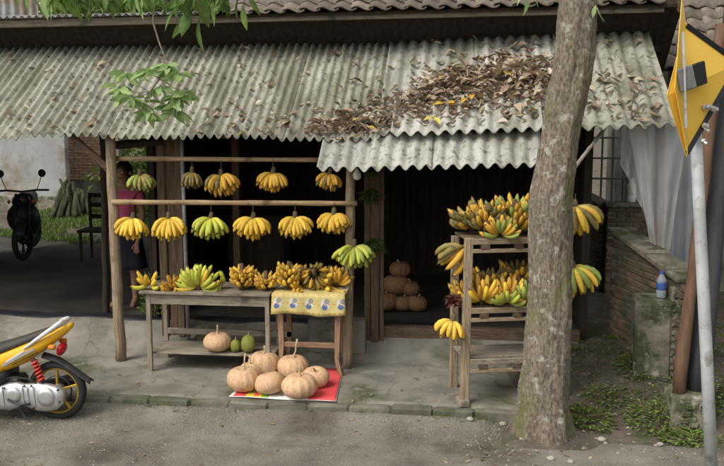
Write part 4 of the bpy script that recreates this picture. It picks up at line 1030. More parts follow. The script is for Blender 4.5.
# near rubble pillar
pa = P(633, 386, Z=bank(1.5, 8.2)); pbx = P(689, 386, Z=bank(1.5, 8.2)).x
pil = thing('rubble_pillar', ((pa.x+pbx)/2, pa.y+.15, .1), 'broken plastered rubble pillar in front of the brick garden wall', 'pillar')
zp = P(650, 300, Y=pa.y).z
m = MB(); m.box((pa.x, pa.y, .02), (pbx-.18, pa.y+.3, zp), None, .03)
bmv = []
for v in m.v: v += Vector((rnd(-.02, .02), rnd(-.02, .02), rnd(-.03, .01)))
m.build('plaster_block', 'stone', pil)
m = MB(); m.box((pbx-.2, pa.y+.03, .02), (pbx, pa.y+.3, zp+.12), None, .02); m.build('core', 'mortar', pil)
RB = []
for q_ in range(3):
    b_ = bmesh.new(); bmesh.ops.create_icosphere(b_, subdivisions=1, radius=1)
    for v in b_.verts: v.co *= rnd(.8, 1.15)
    me = bpy.data.meshes.new('stone'); b_.to_mesh(me); b_.free(); me.materials.append(MATS['stone']); RB.append(me)
for i in range(44):
    z = .08+ (zp+.02)*(i//3)/15; x = pbx-.17 + .07*(i % 3)+rnd(-.015, .015)
    child('stone', random.choice(RB), pil, Matrix.Translation(Vector((x, pa.y+.04, z))-wloc(pil)) @ Euler((rnd(0, 3), rnd(0, 3), 0)).to_matrix().to_4x4() @ Matrix.Diagonal((.042, .03, .033, 1)))
# farther brick wall stub
a = P(603, 300, Y=YW2); b_ = P(641, 300, Y=YW2); zw = P(620, 206, Y=YW2).z
W2, M2, L2 = brick_wall('brick_wall', (a.x, YW2), (b_.x+.25, YW2), .1, zw, .24, 'taller dark brick wall stub that the white bottle stands on')
m = MB(); m.box((a.x-.03, YW2-.15, zw-.005), (b_.x+.28, YW2+.16, zw+.05), None, .012); m.build('coping_slab', 'stone', W2)
W3, M3, L3 = brick_wall('brick_wall', (a.x+.02, YW2+.16), (a.x-.1, 14.6), .1, zw+.02, .22, 'low brick wall running back into the dark passage beside the shop', side=1)
# far lattice window at the end of the passage
la = P(590, 172, Y=15); lat = thing('lattice_screen', (la.x, 15, IN), 'pale lattice screen at the dark end of the passage', 'screen')
for i in range(6):
    k = MB(); xx = la.x+i*.17; k.box((xx, 15, IN), (xx+.03, 15.03, 2.7)); k.build('slat', 'lattice', lat)
for i in range(4):
    k = MB(); zz_ = 1.6+i*.33; k.box((la.x-.02, 14.96, zz_), (la.x+.95, 14.99, zz_+.03)); k.build('slat', 'lattice', lat)
# bottles
def bottle(base, h, r, label, body, lab_mat, cap):
    t = thing('bottle', base, label, 'bottle'); M = Matrix.Translation(base)
    m = MB(); m.lathe([(r*.9, 0), (r, h*.04), (r, h*.28), (r*.94, h*.3), (r*.94, h*.58), (r, h*.6), (r*.95, h*.7), (r*.45, h*.86), (r*.4, h*.93)], 18, M); m.build('body', body, t, True)
    m = MB(); m.lathe([(r*.97, h*.31), (r*.985, h*.32), (r*.985, h*.56), (r*.97, h*.57)], 18, M); m.build('paper_label', lab_mat, t, True)
    m = MB(); m.lathe([(r*.48, h*.9), (r*.48, h)], 14, M); m.build('cap', cap, t)
q = P(631, 199, Y=YW2); bottle(Vector((q.x, YW2, zw+.052)), .31, .06, 'white plastic bottle standing on the brick wall stub', 'white_plastic', 'cloth_white', 'white_plastic')
q = P(661, 293, Y=pa.y+.12); bottle(Vector((q.x, pa.y+.12, zp-.0)), .25, .045, 'clear water bottle with blue label on the rubble pillar', 'clear_plastic', 'label_blue', 'label_blue')
# hanging plastic film and pale tarp
def hang(name, tl_, tr_, bl_, br_, matn, label, fold=.04, k_=14, cat='plastic sheet'):
    m = MB()
    def fn(u, v):
        p = (tl_*(1-u)+tr_*u)*(1-v) + (bl_*(1-u)+br_*u)*v
        return p + Vector((0, fold*math.sin(u*k_+v*2)*(.4+v) + .02*fbm(u*3, v*3, 1.5), 0))
    m.grid(fn, 26, 26); o = m.build(name, matn, None, True); return tag(o, label, cat)
hang('plastic_film', P(628, 126, Y=8.75), P(690, 124, Y=8.75), P(651, 243, Y=8.75), P(669, 250, Y=8.75), 'film', 'crumpled clear plastic film gathered to a point below the roof corner')
hang('plastic_film', P(622, 128, Y=8.9), P(646, 126, Y=8.85), P(621, 165, Y=8.9), P(652, 232, Y=8.9), 'film', 'narrow slack strip of clear plastic film next to the larger one')
hang('pale_tarp', P(648, 120, Y=9.95), P(699, 118, Y=9.7), P(650, 270, Y=9.95), P(694, 290, Y=9.7), 'tarp_pale', 'pale bluish tarp hanging straight down behind the plastic film', .05, 20, 'tarp')
# roof corner post and stick
o = pole('corner_post', Vector((1.98, 9.2, .2)), Vector((1.9, 9.2, roof_z(1.9, 9.2)-.05)), .05, .045, 'wood_brown', None); tag(o, 'brown timber post carrying the roof corner behind the plastic film', 'post')
o = pole('stick', P(573, 170, Y=8.3), P(605, 128, Y=8.9), .018, .014, 'wood_grey', None, wob=.004); tag(o, 'thin bleached stick slanting up from the trunk to the roof', 'stick')

# neighbour house with tiled roof
nb = thing('neighbour_house', (4.2, 13, 0), 'neighbouring house with brown pantile roof behind the yellow sign', 'house')
m = MB(); m.box((2.6, 12.2, .1), (9, 17, 3.4)); m.build('wall', 'mortar', nb)
tile_roof(nb, 2.0, 4.6, 11.4, lambda x: 3.25, .85, 9, .2, .25, .014)
m = MB(); m.box((4.61, 11.4, 3.14), (9.5, 11.46, 3.3)); m.build('fascia', 'wood_dark', nb)

# ================================================================== BACKYARD on the left
wl = P(68, 208, Z=IN)
pw = thing('plaster_wall', (wl.x-4, wl.y, IN), 'tall pale plastered wall with stained foot behind the parked motorcycle', 'wall')
m = MB(); m.box((wl.x-9, wl.y, IN-.1), (wl.x, wl.y+.2, IN+4.2), None, .02); m.build('panel', 'plaster', pw)
m = MB(); m.box((wl.x-9, wl.y-.05, IN-.1), (wl.x+.03, wl.y-.002, IN+.28), None, .02); m.build('plinth', 'stone', pw)
bw0 = P(66, 205, Y=wl.y+1.4); bw1 = P(112, 205, Y=wl.y+1.4)
bwall = thing('brick_wall', (bw0.x, wl.y+1.4, IN), 'bare reddish brick wall beyond the pale plastered wall', 'wall')
m = MB(); m.box((bw0.x-1, wl.y+1.41, IN-.1), (bw1.x, wl.y+1.6, IN+3.6)); m.build('core', 'mortar', bwall)
BKF = MB().box((-.112, -.05, -.032), (.112, .05, .032)).mesh('brick', 'brick_far')
n_r = 32
for r_ in range(n_r):
    z = IN+.55+.075*(r_+.5)
    for i in range(9):
        x = bw0.x+.13+.235*(i+.5*(r_ % 2))-.1
        if x > bw1.x-.1: continue
        child('brick', BKF, bwall, Matrix.Translation(Vector((x, wl.y+1.44+rnd(-.008, .006), z))-wloc(bwall)))
# trees / shrubs beyond
def shrub(name, c, rad, n, size, label, cat='shrub', v=1.0, stem_h=1.0, sq=.8, group=None, y=.3):
    t = thing(name, Vector((c.x, c.y, IN)), label, cat, group); mm = MB()
    lobes = [c + Vector((rnd(-.6, .6)*rad, rnd(-.5, .5)*rad, rnd(-.5, .5)*rad*sq)) for _ in range(9)]
    for _ in range(n):
        l = random.choice(lobes); d = rdir(); p = l + Vector((d.x, d.y, d.z*sq))*rad*.55*random.random()**.4
        leafquad(mm, p, d+rdir()*.7+Vector((0, 0, -.25)), rdir(), size*rnd(.7, 1.3), size*.4, green(v, rnd(0, 1)*y), .3)
    mm.build('crown', 'foliage', t)
    k = MB(); k.tube([Vector((c.x, c.y, IN-.05)), c+Vector((.05, 0, -.3*rad)), c+Vector((.0, 0, .3*rad))], [.09*rad+.01, .06*rad+.008, .02], 8); k.build('trunk', 'bark', t, True)
    return t
shrub('yard_shrub', P(150, 172, Y=17.5), .95, 900, .2, 'bright green shrub in the backyard behind the woman', v=1.6)
shrub('yard_shrub', P(158, 205, Y=16.6), .7, 600, .18, 'low leafy shrub in the backyard beside the shop wall', v=1.4)
for px, py, Y, rad, lab in ((70, -6, 26, 2.1, 'flowering garden tree rising beyond the corrugated eave edge'), (118, -2, 27, 2.0, 'leafy garden tree beyond the eave next to the flowering one'), (165, -6, 26, 2.0, 'darker garden tree beyond the eave above the hanging twig'),
                         (225, -4, 28, 2.1, 'pale garden tree beyond the eave at the end of the roof tiles')):
    shrub('garden_tree', P(px, py, Y=Y), rad, 1700, .26, lab, 'tree', 1.5, group='garden trees beyond the eave', y=.8)
# pale metal wall beyond left eave
q0 = P(-60, 15, Y=17); q1 = P(38, 15, Y=17)
mm = MB(); mm.grid(lambda u, v: Vector((q0.x+(q1.x-q0.x)*u, 17+.03*math.cos(u*70), 3.4+2.6*v)), 120, 3)
o = mm.build('metal_wall', 'plaster', None, True); o.modifiers.new('s', 'SOLIDIFY').thickness = .01; tag(o, 'pale corrugated metal wall rising beyond the left eave', 'wall')
# pile of mossy palm trunks / thatch
gp = P(72, 217, Z=IN); hp = thing('log_pile', (gp.x, gp.y, IN), 'heap of long mossy logs leaning by the plastered wall', 'log pile')
for i in range(46):
    t = i/45; b0 = P(58+34*t+rnd(-3, 3), 217-3*t+rnd(-2, 2), Z=IN); e0 = P(64+12*t+rnd(-6, 9), 184+12*t+rnd(-6, 5), Y=gp.y+.9)
    k = MB(); k.tube([b0+Vector((0, -.5+rnd(0, .6), .05)), (b0+e0)/2+Vector((rnd(-.1, .1), 0, .14+rnd(0, .1))), e0], [.05, .045, .03], 7); k.build('log', 'log', hp, True)
# grass patch
m = MB()
for _ in range(26000):
    x = rnd(-9.5, -3.6); y = rnd(14.6, 20.5); e = fbm(x, y, .7)
    if e < -.35 + max(0, 16.0-y)*.45: continue
    a = rnd(0, 6.28); h = rnd(.04, .12); d = Vector((math.cos(a)*.5, math.sin(a)*.5, 1)).normalized(); s = Vector((-math.sin(a), math.cos(a), 0))*.012
    p = Vector((x, y, IN+.0)); g = rnd(.7, 1.4); m.add([p-s, p+s, p+d*h], [(0, 1, 2)], (.1*g, .15*g, .035*g))
o = m.build('yard_grass', 'grass'); tag(o, 'short green grass in the backyard', 'grass', None, 'stuff')
# unseen side wall and rear board, both added to keep the bay dark
m = MB(); m.box((-7.7, 9.4, IN-.1), (-7.6, 13.6, 3.36)); m.build('bay_light_block', 'wood_dark', shop)
m = MB(); m.box((-7.6, 16.12, 2.42), (XL, 16.2, 3.36)); m.build('rear_light_block', 'wood_dark', shop)  # hidden board hung low, added to cut light from the backyard
# low wooden bench / chair in the bay
cb = P(94, 262, Z=IN); ch = thing('wooden_chair', cb, 'dark wooden chair in the shade behind the braced post', 'chair')
for dx in (-.2, .2):
    for dy in (0, .4):
        k = MB(); k.box((cb.x+dx-.02, cb.y+dy-.02, IN), (cb.x+dx+.02, cb.y+dy+.02, IN+(.45 if dy == 0 else 1.0)), None, .004); k.build('leg', 'wood_dark', ch)
k = MB(); k.box((cb.x-.24, cb.y-.04, IN+.45), (cb.x+.24, cb.y+.42, IN+.49), None, .006); k.build('seat', 'wood_dark', ch)
for z in (.62, .8, .95):
    k = MB(); k.box((cb.x-.22, cb.y+.39, IN+z), (cb.x+.22, cb.y+.41, IN+z+.07), None, .004); k.build('back_slat', 'wood_dark', ch)
# plant under the table end
pp = P(143, 327, Z=IN); pp = Vector((pp.x, 9.5, IN)); g = thing('leafy_plant', pp, 'bushy green plant growing on the step behind the plank table end', 'plant'); m = MB()
for _ in range(420):
    a = rnd(0, 6.28); h = rnd(.03, .48); rr = rnd(0, .17)*(1-h*.9); p = pp+Vector((math.cos(a)*rr, math.sin(a)*rr*.7, h)); leafquad(m, p, Vector((math.cos(a), math.sin(a), rnd(.1, 1))), rdir(), rnd(.05, .1), .022, green(1.2, .2), .3)
m.build('leaves', 'foliage', g); k = MB(); k.tube([pp, pp+Vector((.02, 0, .42))], [.012, .004], 6); k.build('stem', 'banana_stem', g)

# ================================================================== WEEDS ON THE BANK
def weed(px, py, rad, n, h, label, name='weed_clump'):
    rad *= 1.4; n = int(n*1.5); h *= .9
    q = P(px, py, Z=.1); z = bank(q.x, q.y)
    for _ in range(4): q = P(px, py, Z=z); z = bank(q.x, q.y)
    g = thing(name, q, label, 'weeds', 'weeds on the verge'); m = MB()
    for _ in range(n):
        a = rnd(0, 6.28); rr = rad*random.random()**.6; x, y = q.x+math.cos(a)*rr, q.y+math.sin(a)*rr*.8
        hh = h*rnd(.05, 1)*(1-.7*rr/rad)*(.6+.8*abs(fbm(x, y, 7))); p = Vector((x, y, bank(x, y)+hh)); L = rnd(.018, .05)
        leafquad(m, p, Vector((math.cos(a)*.8, math.sin(a)*.8, rnd(-.2, .6))), Vector((0, 0, 1)), L, L*.6, green(rnd(1.0, 2.4), .3), .2)
    m.build('leaves', 'foliage', g); k = MB()
    for i in range(9):
        a = rnd(0, 6.28); k.tube([Vector((q.x+rnd(-.3, .3)*rad, q.y+rnd(-.3, .3)*rad, z-.01)), Vector((q.x+math.cos(a)*rad*.6, q.y+math.sin(a)*rad*.5, z+h*.7))], .0025, 4)
    k.build('stems', 'banana_stem', g)
weed(586, 420, .17, 320, .13, 'bright green weed clump at the roadside close to the trunk foot')
weed(690, 440, .17, 340, .13, 'bright green weed clump before the concrete footing')
weed(652, 388, .26, 420, .22, 'spreading weeds at the foot of the rubble pillar')
weed(660, 418, .2, 420, .28, 'tall weeds climbing the side of the concrete footing')
weed(608, 398, .16, 160, .07, 'sparse flat weeds between the trunk and the pillar')
weed(640, 366, .14, 200, .2, 'weeds at the corner of the rubble pillar and brick wall')
weed(712, 400, .2, 240, .2, 'weeds behind the grey sign pipe')
weed(483, 421, .07, 110, .09, 'tiny weed tuft at the end of the kerb blocks')
m = MB()
n_ = 0
while n_ < 9000:
    x = rnd(.75, 4.2); y = rnd(7.5, 10.4)
    if fbm(x, y, 1.5)+.15*(y-8.2) < .05+rnd(-.2, .2): continue
    n_ += 1; a = rnd(0, 6.28); L = rnd(.012, .04); leafquad(m, Vector((x, y, bank(x, y)+rnd(0, .025))), Vector((math.cos(a), math.sin(a), rnd(.1, .9))), Vector((0, 0, 1)), L, L*.5, green(rnd(.8, 1.7), .3), .2)
for _ in range(900):
    x = rnd(-3, .4); y = YK-abs(random.gauss(0, .05))
    if fbm(x, 1, 1.4) < .0 - (.25 if x > -.9 else 0): continue
    a = rnd(0, 6.28); L = rnd(.008, .025); leafquad(m, Vector((x, y, road_z(x, y)+.004)), Vector((math.cos(a), math.sin(a), rnd(.3, .9))), Vector((0, 0, 1)), L, L*.5, green(rnd(.7, 1.2), .4), .2)
o = m.build('ground_weeds', 'foliage'); tag(o, 'low moss and creeping weeds over the earth bank', 'ground cover', None, 'stuff')
# pale stones near the trunk
for px, py, s, lab in ((507, 404, .075, 'pale round stone leaning against the trunk foot'), (470, 423, .045, 'small white stone lying before the kerb end'), (503, 424, .05, 'flat pale stone by the tuft near the trunk'), (602, 437, .05, 'flat white stone on the dirt right of the trunk'), (660, 442, .04, 'small white stone on the road edge before the footing'), (551, 456, .045, 'grey stone on the road in front of the trunk'), (571, 459, .04, 'white chip of stone beside the grey stone')):
    q = P(px, py, Z=.03); b_ = bmesh.new(); bmesh.ops.create_icosphere(b_, subdivisions=2, radius=1)
    for v in b_.verts: v.co *= 1+.28*noise.noise(v.co*1.6+Vector((px, 0, 0))); v.co.z = max(v.co.z*.7, -.45)
    me = bpy.data.meshes.new('stone'); b_.to_mesh(me); b_.free(); me.materials.append(MATS['pale_stone'] if 'pale_stone' in MATS else MATS['stone'])
    o = bpy.data.objects.new('stone', me); col.objects.link(o); o.location = Vector((q.x, q.y, (road_z(q.x, q.y) if q.x < .3 else max(bank(q.x, q.y), road_z(q.x, q.y)))+s*.2)); o.scale = (s*.75, s*.62, s*.6); tag(o, lab, 'stone', 'loose stones')

# ================================================================== YELLOW SCOOTER
rw = P(59, 419, Z=0); YW = rw.y; RX, RZ, RR = rw.x, .268, .268
def sx(px, py, dy=0): q = P(px, py, Y=YW+dy); return q.x, q.z
sco = thing('scooter', (RX-.6, YW, 0), 'yellow scooter with gold rims parked at the kerb', 'scooter')
def wheel(cx, parent):
    c = Vector((cx, YW, RZ)); ax = (0, 1, 0)
    k = MB(); k.ring(c, ax, RR-.036, .036, 40, 12, 1.15); w_ = k.build('wheel', 'rubber', parent, True)
    k = MB(); k.ring(c, ax, .205, .017, 40, 8, 1.7); 
    for i in range(5):
        a = 2*math.pi*i/5+.3; d = Vector((math.cos(a), 0, math.sin(a))); k.bar(c+d*.035, c+d*.2, .02, .032, up=(0, 1, 0), ch=.004)
    k.build('rim', 'gold_rim', w_, False)
    k = MB(); k.lathe([(.02, -.06), (.055, -.05), (.06, .05), (.02, .06)], 18, Matrix.Translation(c) @ Matrix.Rotation(R(90), 4, 'X')); k.build('hub', 'alloy', w_, True)
    k = MB()
    k.ring(c, ax, .13, .004, 30, 4, 5); k.build('brake_drum', 'dark_metal', w_, True)
wheel(RX, sco); wheel(RX-1.23, sco)
def loft(name, secs, matn, parent, n=16, power=2.6):
    """secs: (x, zc, half height, half width)"""
    m = MB(); vs = []; fs = []
    for x, zc, hh, hw in secs:
        for k in range(n):
            a = 2*math.pi*k/n; cx, sx_ = math.cos(a), math.sin(a)
            vs.append(Vector((x, YW+hw*math.copysign(abs(cx)**(2/power), cx), zc+hh*math.copysign(abs(sx_)**(2/power), sx_))))
    for i in range(len(secs)-1):
        for k in range(n): fs.append((i*n+k, i*n+(k+1) % n, (i+1)*n+(k+1) % n, (i+1)*n+k))
    fs.append(tuple(range(n-1, -1, -1))); fs.append(tuple((len(secs)-1)*n+k for k in range(n)))
    m.add(vs, fs); return m.build(name, matn, parent, True)
# rear body cover following the photograph: low at the footwell, rising to the tail
cover = []
for px, yt, yb, hw in ((-22, 359, 386, .15), (0, 351, 374, .155), (20, 344, 366, .145), (38, 338, 354, .12), (52, 331.5, 343.5, .09), (60, 328, 337, .06), (66, 325.5, 331, .03)):
    X, zt_ = sx(px, yt, -.13); _, zb_ = sx(px, yb, -.13); cover.append((X, (zt_+zb_)/2, (zt_-zb_)/2, hw))
cov = loft('body_cover', cover, 'scooter_yellow', sco)
# painted swoosh: slim raised decal strips on the side
for (pa_, pb_, wd, mt_) in (((2, 366), (34, 349), .022, 'scooter_grey'), ((6, 362), (24, 351), .014, 'scooter_white'), ((12, 365), (38, 352), .008, 'black_paint')):
    a = P(*pa_, Y=YW-.165); b_ = P(*pb_, Y=YW-.145); k = MB(); k.bar(a, b_, wd, .004, up=(0, 1, 0), ch=.001)
    M_ = k; k.build('decal', mt_, cov)
seat = []
for px, yt, yb, hw in ((-26, 353, 361, .11), (-10, 346, 358, .14), (5, 342, 353, .14), (22, 337, 346, .125), (38, 331.5, 339, .105), (50, 327.5, 333, .08), (56, 326, 330, .06)):
    X, zt_ = sx(px, yt); _, zb_ = sx(px, yb); seat.append((X, (zt_+zb_)/2, (zt_-zb_)/2+.008, hw))
loft('seat', seat, 'seat', sco)
# grab rail
for s in (-1, 1):
    gp_ = [P(24, 349, Y=YW-.13), P(36, 340, Y=YW-.13), P(50, 330, Y=YW-.12), P(60, 323, Y=YW-.09), P(62.5, 321, Y=YW-.05), P(61, 321, Y=YW)]
    if s > 0: gp_ = [Vector((p.x, 2*YW-p.y, p.z)) for p in gp_]
    k = MB(); k.tube(gp_, [.012, .017, .02, .021, .02, .02], 8); k.build('grab_rail', 'scooter_white', sco, True)
# tail light and rear fender
tl_c = P(62.5, 349, Y=YW-.01)
k = MB(); b_ = bmesh.new(); bmesh.ops.create_uvsphere(b_, u_segments=14, v_segments=9, radius=1)
k.add([Vector((tl_c.x-.01+v.co.x*.035+v.co.z*.012, YW+v.co.y*.085, tl_c.z+v.co.z*.06)) for v in b_.verts], [tuple(x.index for x in f.verts) for f in b_.faces]); b_.free(); k.build('tail_light', 'lens_red', sco, True)
k = MB()
def fender(u, v):
    t = u; pts_ = (P(44, 352, Y=YW), P(60, 357, Y=YW), P(72, 365, Y=YW), P(83, 373, Y=YW), P(92, 379, Y=YW))
    f_ = t*4; i = min(int(f_), 3); q = pts_[i].lerp(pts_[i+1], f_-i); a = (v-.5)*2
    return Vector((q.x, YW+a*.06*(1-.25*t), q.z-.035*a*a))
k.grid(fender, 14, 7); o = k.build('rear_fender', 'black_plastic', sco, True); o.modifiers.new('s', 'SOLIDIFY').thickness = .006
for s in (-1, 1):
    q = P(58, 344, Y=YW); k = MB(); k.lathe([(.01, -.04), (.024, -.02), (.026, .02), (.012, .03)], 12, Matrix.Translation((q.x, YW+s*.11, q.z)) @ Matrix.Rotation(R(90), 4, 'Y')); k.build('indicator', 'lens_orange', sco, True)
# shock absorber (spring coils)
a = P(33, 358, Y=YW-.11); b_ = P(43.5, 385, Y=YW-.11)
k = MB(); k.tube([a, b_], .013, 8); k.build('shock_rod', 'dark_metal', sco, True)
k = MB(); hel = []; d = (b_-a); x_ = d.orthogonal().normalized(); y_ = d.normalized().cross(x_)
for i in range(73):
    t = i/72; an = t*2*math.pi*6.5; hel.append(a+d*(.06+.8*t)+x_*math.cos(an)*.026+y_*math.sin(an)*.026)
k.tube(hel, .0095, 6); k.build('spring', 'spring_red', sco, True)
# engine and belt case (near side), exhaust (far side), stand
case = []
for px, yt, yb in ((-30, 392, 407), (-8, 389, 408), (2, 385, 409), (10, 382, 410), (18, 381.5, 407), (24, 383, 405), (29, 383, 407), (38, 382, 410.5), (48, 383, 411), (57, 385.5, 409), (64, 389, 403)):
    X, zt_ = sx(px, yt, -.1); _, zb_ = sx(px, yb, -.1); case.append((X, (zt_+zb_)/2, (zt_-zb_)/2))
m = MB(); n = 14; vs = []; fs = []
for X, zc_, hh in case:
    for k_ in range(n):
        a_ = 2*math.pi*k_/n; cx, sn = math.cos(a_), math.sin(a_); vs.append(Vector((X, YW-.105+.05*math.copysign(abs(cx)**.7, cx), zc_+hh*math.copysign(abs(sn)**.8, sn))))
for i in range(len(case)-1):
    for k_ in range(n): fs.append((i*n+k_, i*n+(k_+1) % n, (i+1)*n+(k_+1) % n, (i+1)*n+k_))
fs += [tuple(range(n-1, -1, -1)), tuple((len(case)-1)*n+k_ for k_ in range(n))]
m.add(vs, fs); cs = m.build('belt_case', 'alloy', sco, True)
for px, py, r_ in ((13, 395, .075), (46, 397, .085)):
    q = P(px, py, Y=YW-.15); k = MB(); k.lathe([(r_, 0), (r_*.96, .014), (r_*.5, .02), (r_*.1, .022)], 24, Matrix.Translation((q.x, YW-.148, q.z)) @ Matrix.Rotation(R(90), 4, 'X')); k.build('cover_disc', 'alloy', cs, True)
for px, py in ((4, 388), (24, 386), (31, 386), (58, 390), (60, 402), (34, 408), (22, 406)):
    q = P(px, py, Y=YW-.15); k = MB(); k.tube([(q.x, YW-.14, q.z), (q.x, YW-.162, q.z)], .008, 6); k.build('bolt', 'dark_metal', cs)
for px in (-4, 2, 22, 27, 33):
    a = P(px, 386, Y=YW-.158); b_ = P(px+2, 406, Y=YW-.158); k = MB(); k.bar(a, b_, .008, .01, up=(0, 1, 0), ch=.002); k.build('rib', 'alloy', cs)
k = MB(); k.tube([P(8, 399, Y=YW-.17), P(20, 405, Y=YW-.175), P(30, 404, Y=YW-.18)], [.009, .008, .012], 7); k.build('kick_lever', 'dark_metal', sco, True)
k = MB(); k.tube([P(0, 380, Y=YW-.12), P(14, 377, Y=YW-.13), P(30, 379, Y=YW-.12), P(44, 390, Y=YW-.13)], .006, 6); k.build('brake_cable', 'black_plastic', sco, True)
q = P(20, 402, Y=YW); k = MB(); k.tube([(q.x, YW-.1, .2), (q.x+.12, YW-.13, .03)], .012, 6); k.build('stand', 'dark_metal', sco)
k = MB(); k.tube([(RX-.45, YW+.12, .22), (RX-.2, YW+.15, .25), (RX+.1, YW+.16, .33), (RX+.16, YW+.16, .345)], [.03, .05, .052, .04], 12); k.build('exhaust', 'dark_metal', sco, True)
k = MB(); k.box((RX-.62, YW-.09, .2), (RX-.3, YW+.1, .4), None, .03); k.build('engine', 'dark_metal', sco)
# footboard, front shield, bars (beyond the frame edge)
loft('under_cowl', [(RX-.95, .3, .05, .11), (RX-.8, .29, .06, .13), (RX-.6, .33, .08, .13), (RX-.42, .42, .07, .14)], 'black_plastic', sco)
k = MB(); k.box((RX-.98, YW-.16, .33), (RX-.55, YW+.16, .37), None, .015); k.build('footboard', 'black_plastic', sco)
k = MB()
k.grid(lambda u, v: Vector((RX-.98-.1*v + .16*(2*u-1)**2, YW+(.2-.04*v)*(2*u-1), .34+.56*v)), 12, 8); o = k.build('front_shield', 'scooter_yellow', sco, True); o.modifiers.new('s', 'SOLIDIFY').thickness = .03
k = MB()
k.grid(lambda u, v: Vector((RX-1.23 + (.3)*math.cos(R(200)-R(165)*u), YW+.05*(2*v-1), .27+.3*math.sin(R(200)-R(165)*u))), 14, 4); o = k.build('front_fender', 'scooter_yellow', sco, True); o.modifiers.new('s', 'SOLIDIFY').thickness = .006
for s in (-1, 1):
    k = MB(); k.tube([(RX-1.23, YW+s*.07, RZ), (RX-1.05, YW+s*.07, .75)], .016, 8); k.build('fork', 'alloy', sco, True)
k = MB(); k.tube([(RX-1.0, YW-.33, 1.0), (RX-1.06, YW-.15, .98), (RX-1.07, YW+.15, .98), (RX-1.0, YW+.33, 1.0)], .014, 8); hb = k.build('handlebar', 'black_plastic', sco, True)
loft('headlight_cowl', [(RX-1.25, .94, .04, .07), (RX-1.15, .96, .075, .12), (RX-1.0, .97, .06, .1)], 'scooter_yellow', sco)
for s in (-1, 1):
    k = MB(); k.tube([(RX-1.04, YW+s*.2, 1.0), (RX-1.02, YW+s*.3, 1.17)], .005, 6); k.lathe([(.02, -.005), (.055, 0), (.05, .02)], 14, Matrix.Translation((RX-1.02, YW+s*.31, 1.2)) @ Matrix.Rotation(R(90), 4, 'Y')); k.build('mirror', 'black_plastic', sco, True)

# ================================================================== DARK MOTORCYCLE in the bay (facing the street)
mb = P(24, 262, Z=IN); mx, my = mb.x, mb.y
mo = thing('motorcycle', (mx, my+.6, IN), 'black motorcycle parked in the dark bay facing the street', 'motorcycle')
def V(x, y, z): y -= .3; return Vector((mx+1.08*(x*.93-y*.36), my+1.08*(x*.36+y*.93), IN+z*1.08))
for yy in (.3, 1.55):
    k = MB(); k.ring(V(0, yy, .3), (1, 0, 0), .255, .045, 30, 10); w_ = k.build('wheel', 'rubber', mo, True)
    k = MB(); k.ring(V(0, yy, .3), (1, 0, 0), .21, .015, 30, 6); k.lathe([(.03, -.06), (.06, 0), (.03, .06)], 14, Matrix.Translation(V(0, yy, .3)) @ Matrix.Rotation(R(90), 4, 'Y'))
    for i in range(6):
        a_ = math.pi*i/3; k.bar(V(0, yy, .3), V(0, yy+.2*math.cos(a_), .3+.2*math.sin(a_)), .02, .02)
    k.build('rim', 'dark_metal', w_)
for s in (-1, 1):
    k = MB(); k.tube([V(s*.085, .3, .3), V(s*.085, .52, .95)], .022, 8); k.build('fork', 'dark_metal', mo, True)
    k = MB(); k.tube([V(s*.2, .5, 1.0), V(s*.24, .5, 1.1), V(s*.27, .5, 1.2)], .006, 6); k.lathe([(.03, -.01), (.062, 0), (.055, .02)], 14, Matrix.Translation(V(s*.28, .5, 1.24)) @ Matrix.Rotation(R(-90), 4, 'X')); k.build('mirror', 'black_plastic', mo, True)
    k = MB(); k.lathe([(.01, -.03), (.03, 0), (.01, .03)], 10, Matrix.Translation(V(s*.17, .4, .85))); k.build('indicator', 'lens_orange', mo, True)
k = MB(); k.tube([V(-.36, .58, .99), V(-.2, .52, 1.0), V(0, .5, .98), V(.2, .52, 1.0), V(.36, .58, .99)], .016, 8); k.build('handlebar', 'black_plastic', mo, True)
k = MB(); k.grid(lambda u, v: V((u-.5)*.12, .3+.33*math.cos(R(160)-R(140)*v)*-1, .3+.33*math.sin(R(160)-R(140)*v)), 5, 12); o = k.build('front_fender', 'black_plastic', mo, True); o.modifiers.new('s', 'SOLIDIFY').thickness = .008
k = MB(); k.lathe([(.02, -.04), (.1, 0), (.115, .04), (.08, .12), (.02, .15)], 18, Matrix.Translation(V(0, .4, .87)) @ Matrix.Rotation(R(-90), 4, 'X')); k.build('headlight', 'dark_metal', mo, True)
YWs = YW
def loft2(name, secs, matn):
    m = MB(); n = 14; vs = []; fs = []
    for y, zc_, hh, hw in secs:
        for k_ in range(n):
            a_ = 2*math.pi*k_/n; vs.append(V(hw*math.cos(a_), y, zc_+hh*math.sin(a_)))
    for i in range(len(secs)-1):
        for k_ in range(n): fs.append((i*n+k_, i*n+(k_+1) % n, (i+1)*n+(k_+1) % n, (i+1)*n+k_))
    fs += [tuple(range(n-1, -1, -1)), tuple((len(secs)-1)*n+k_ for k_ in range(n))]
    m.add(vs, fs); return m.build(name, matn, mo, True)
loft2('fuel_tank', [(.5, .8, .06, .08), (.62, .82, .13, .16), (.85, .82, .12, .17), (1.0, .78, .06, .12)], 'black_plastic')
loft2('side_fairing', [(.42, .62, .1, .1), (.55, .6, .24, .23), (.8, .5, .2, .22), (1.0, .45, .1, .16)], 'black_plastic')
loft2('seat', [(.95, .78, .04, .12), (1.2, .78, .05, .14), (1.6, .84, .04, .11), (1.75, .87, .03, .07)], 'seat')
k = MB(); k.box(V(-.14, .65, .22), V(.14, 1.05, .5), None, .04); k.build('engine', 'dark_metal', mo)

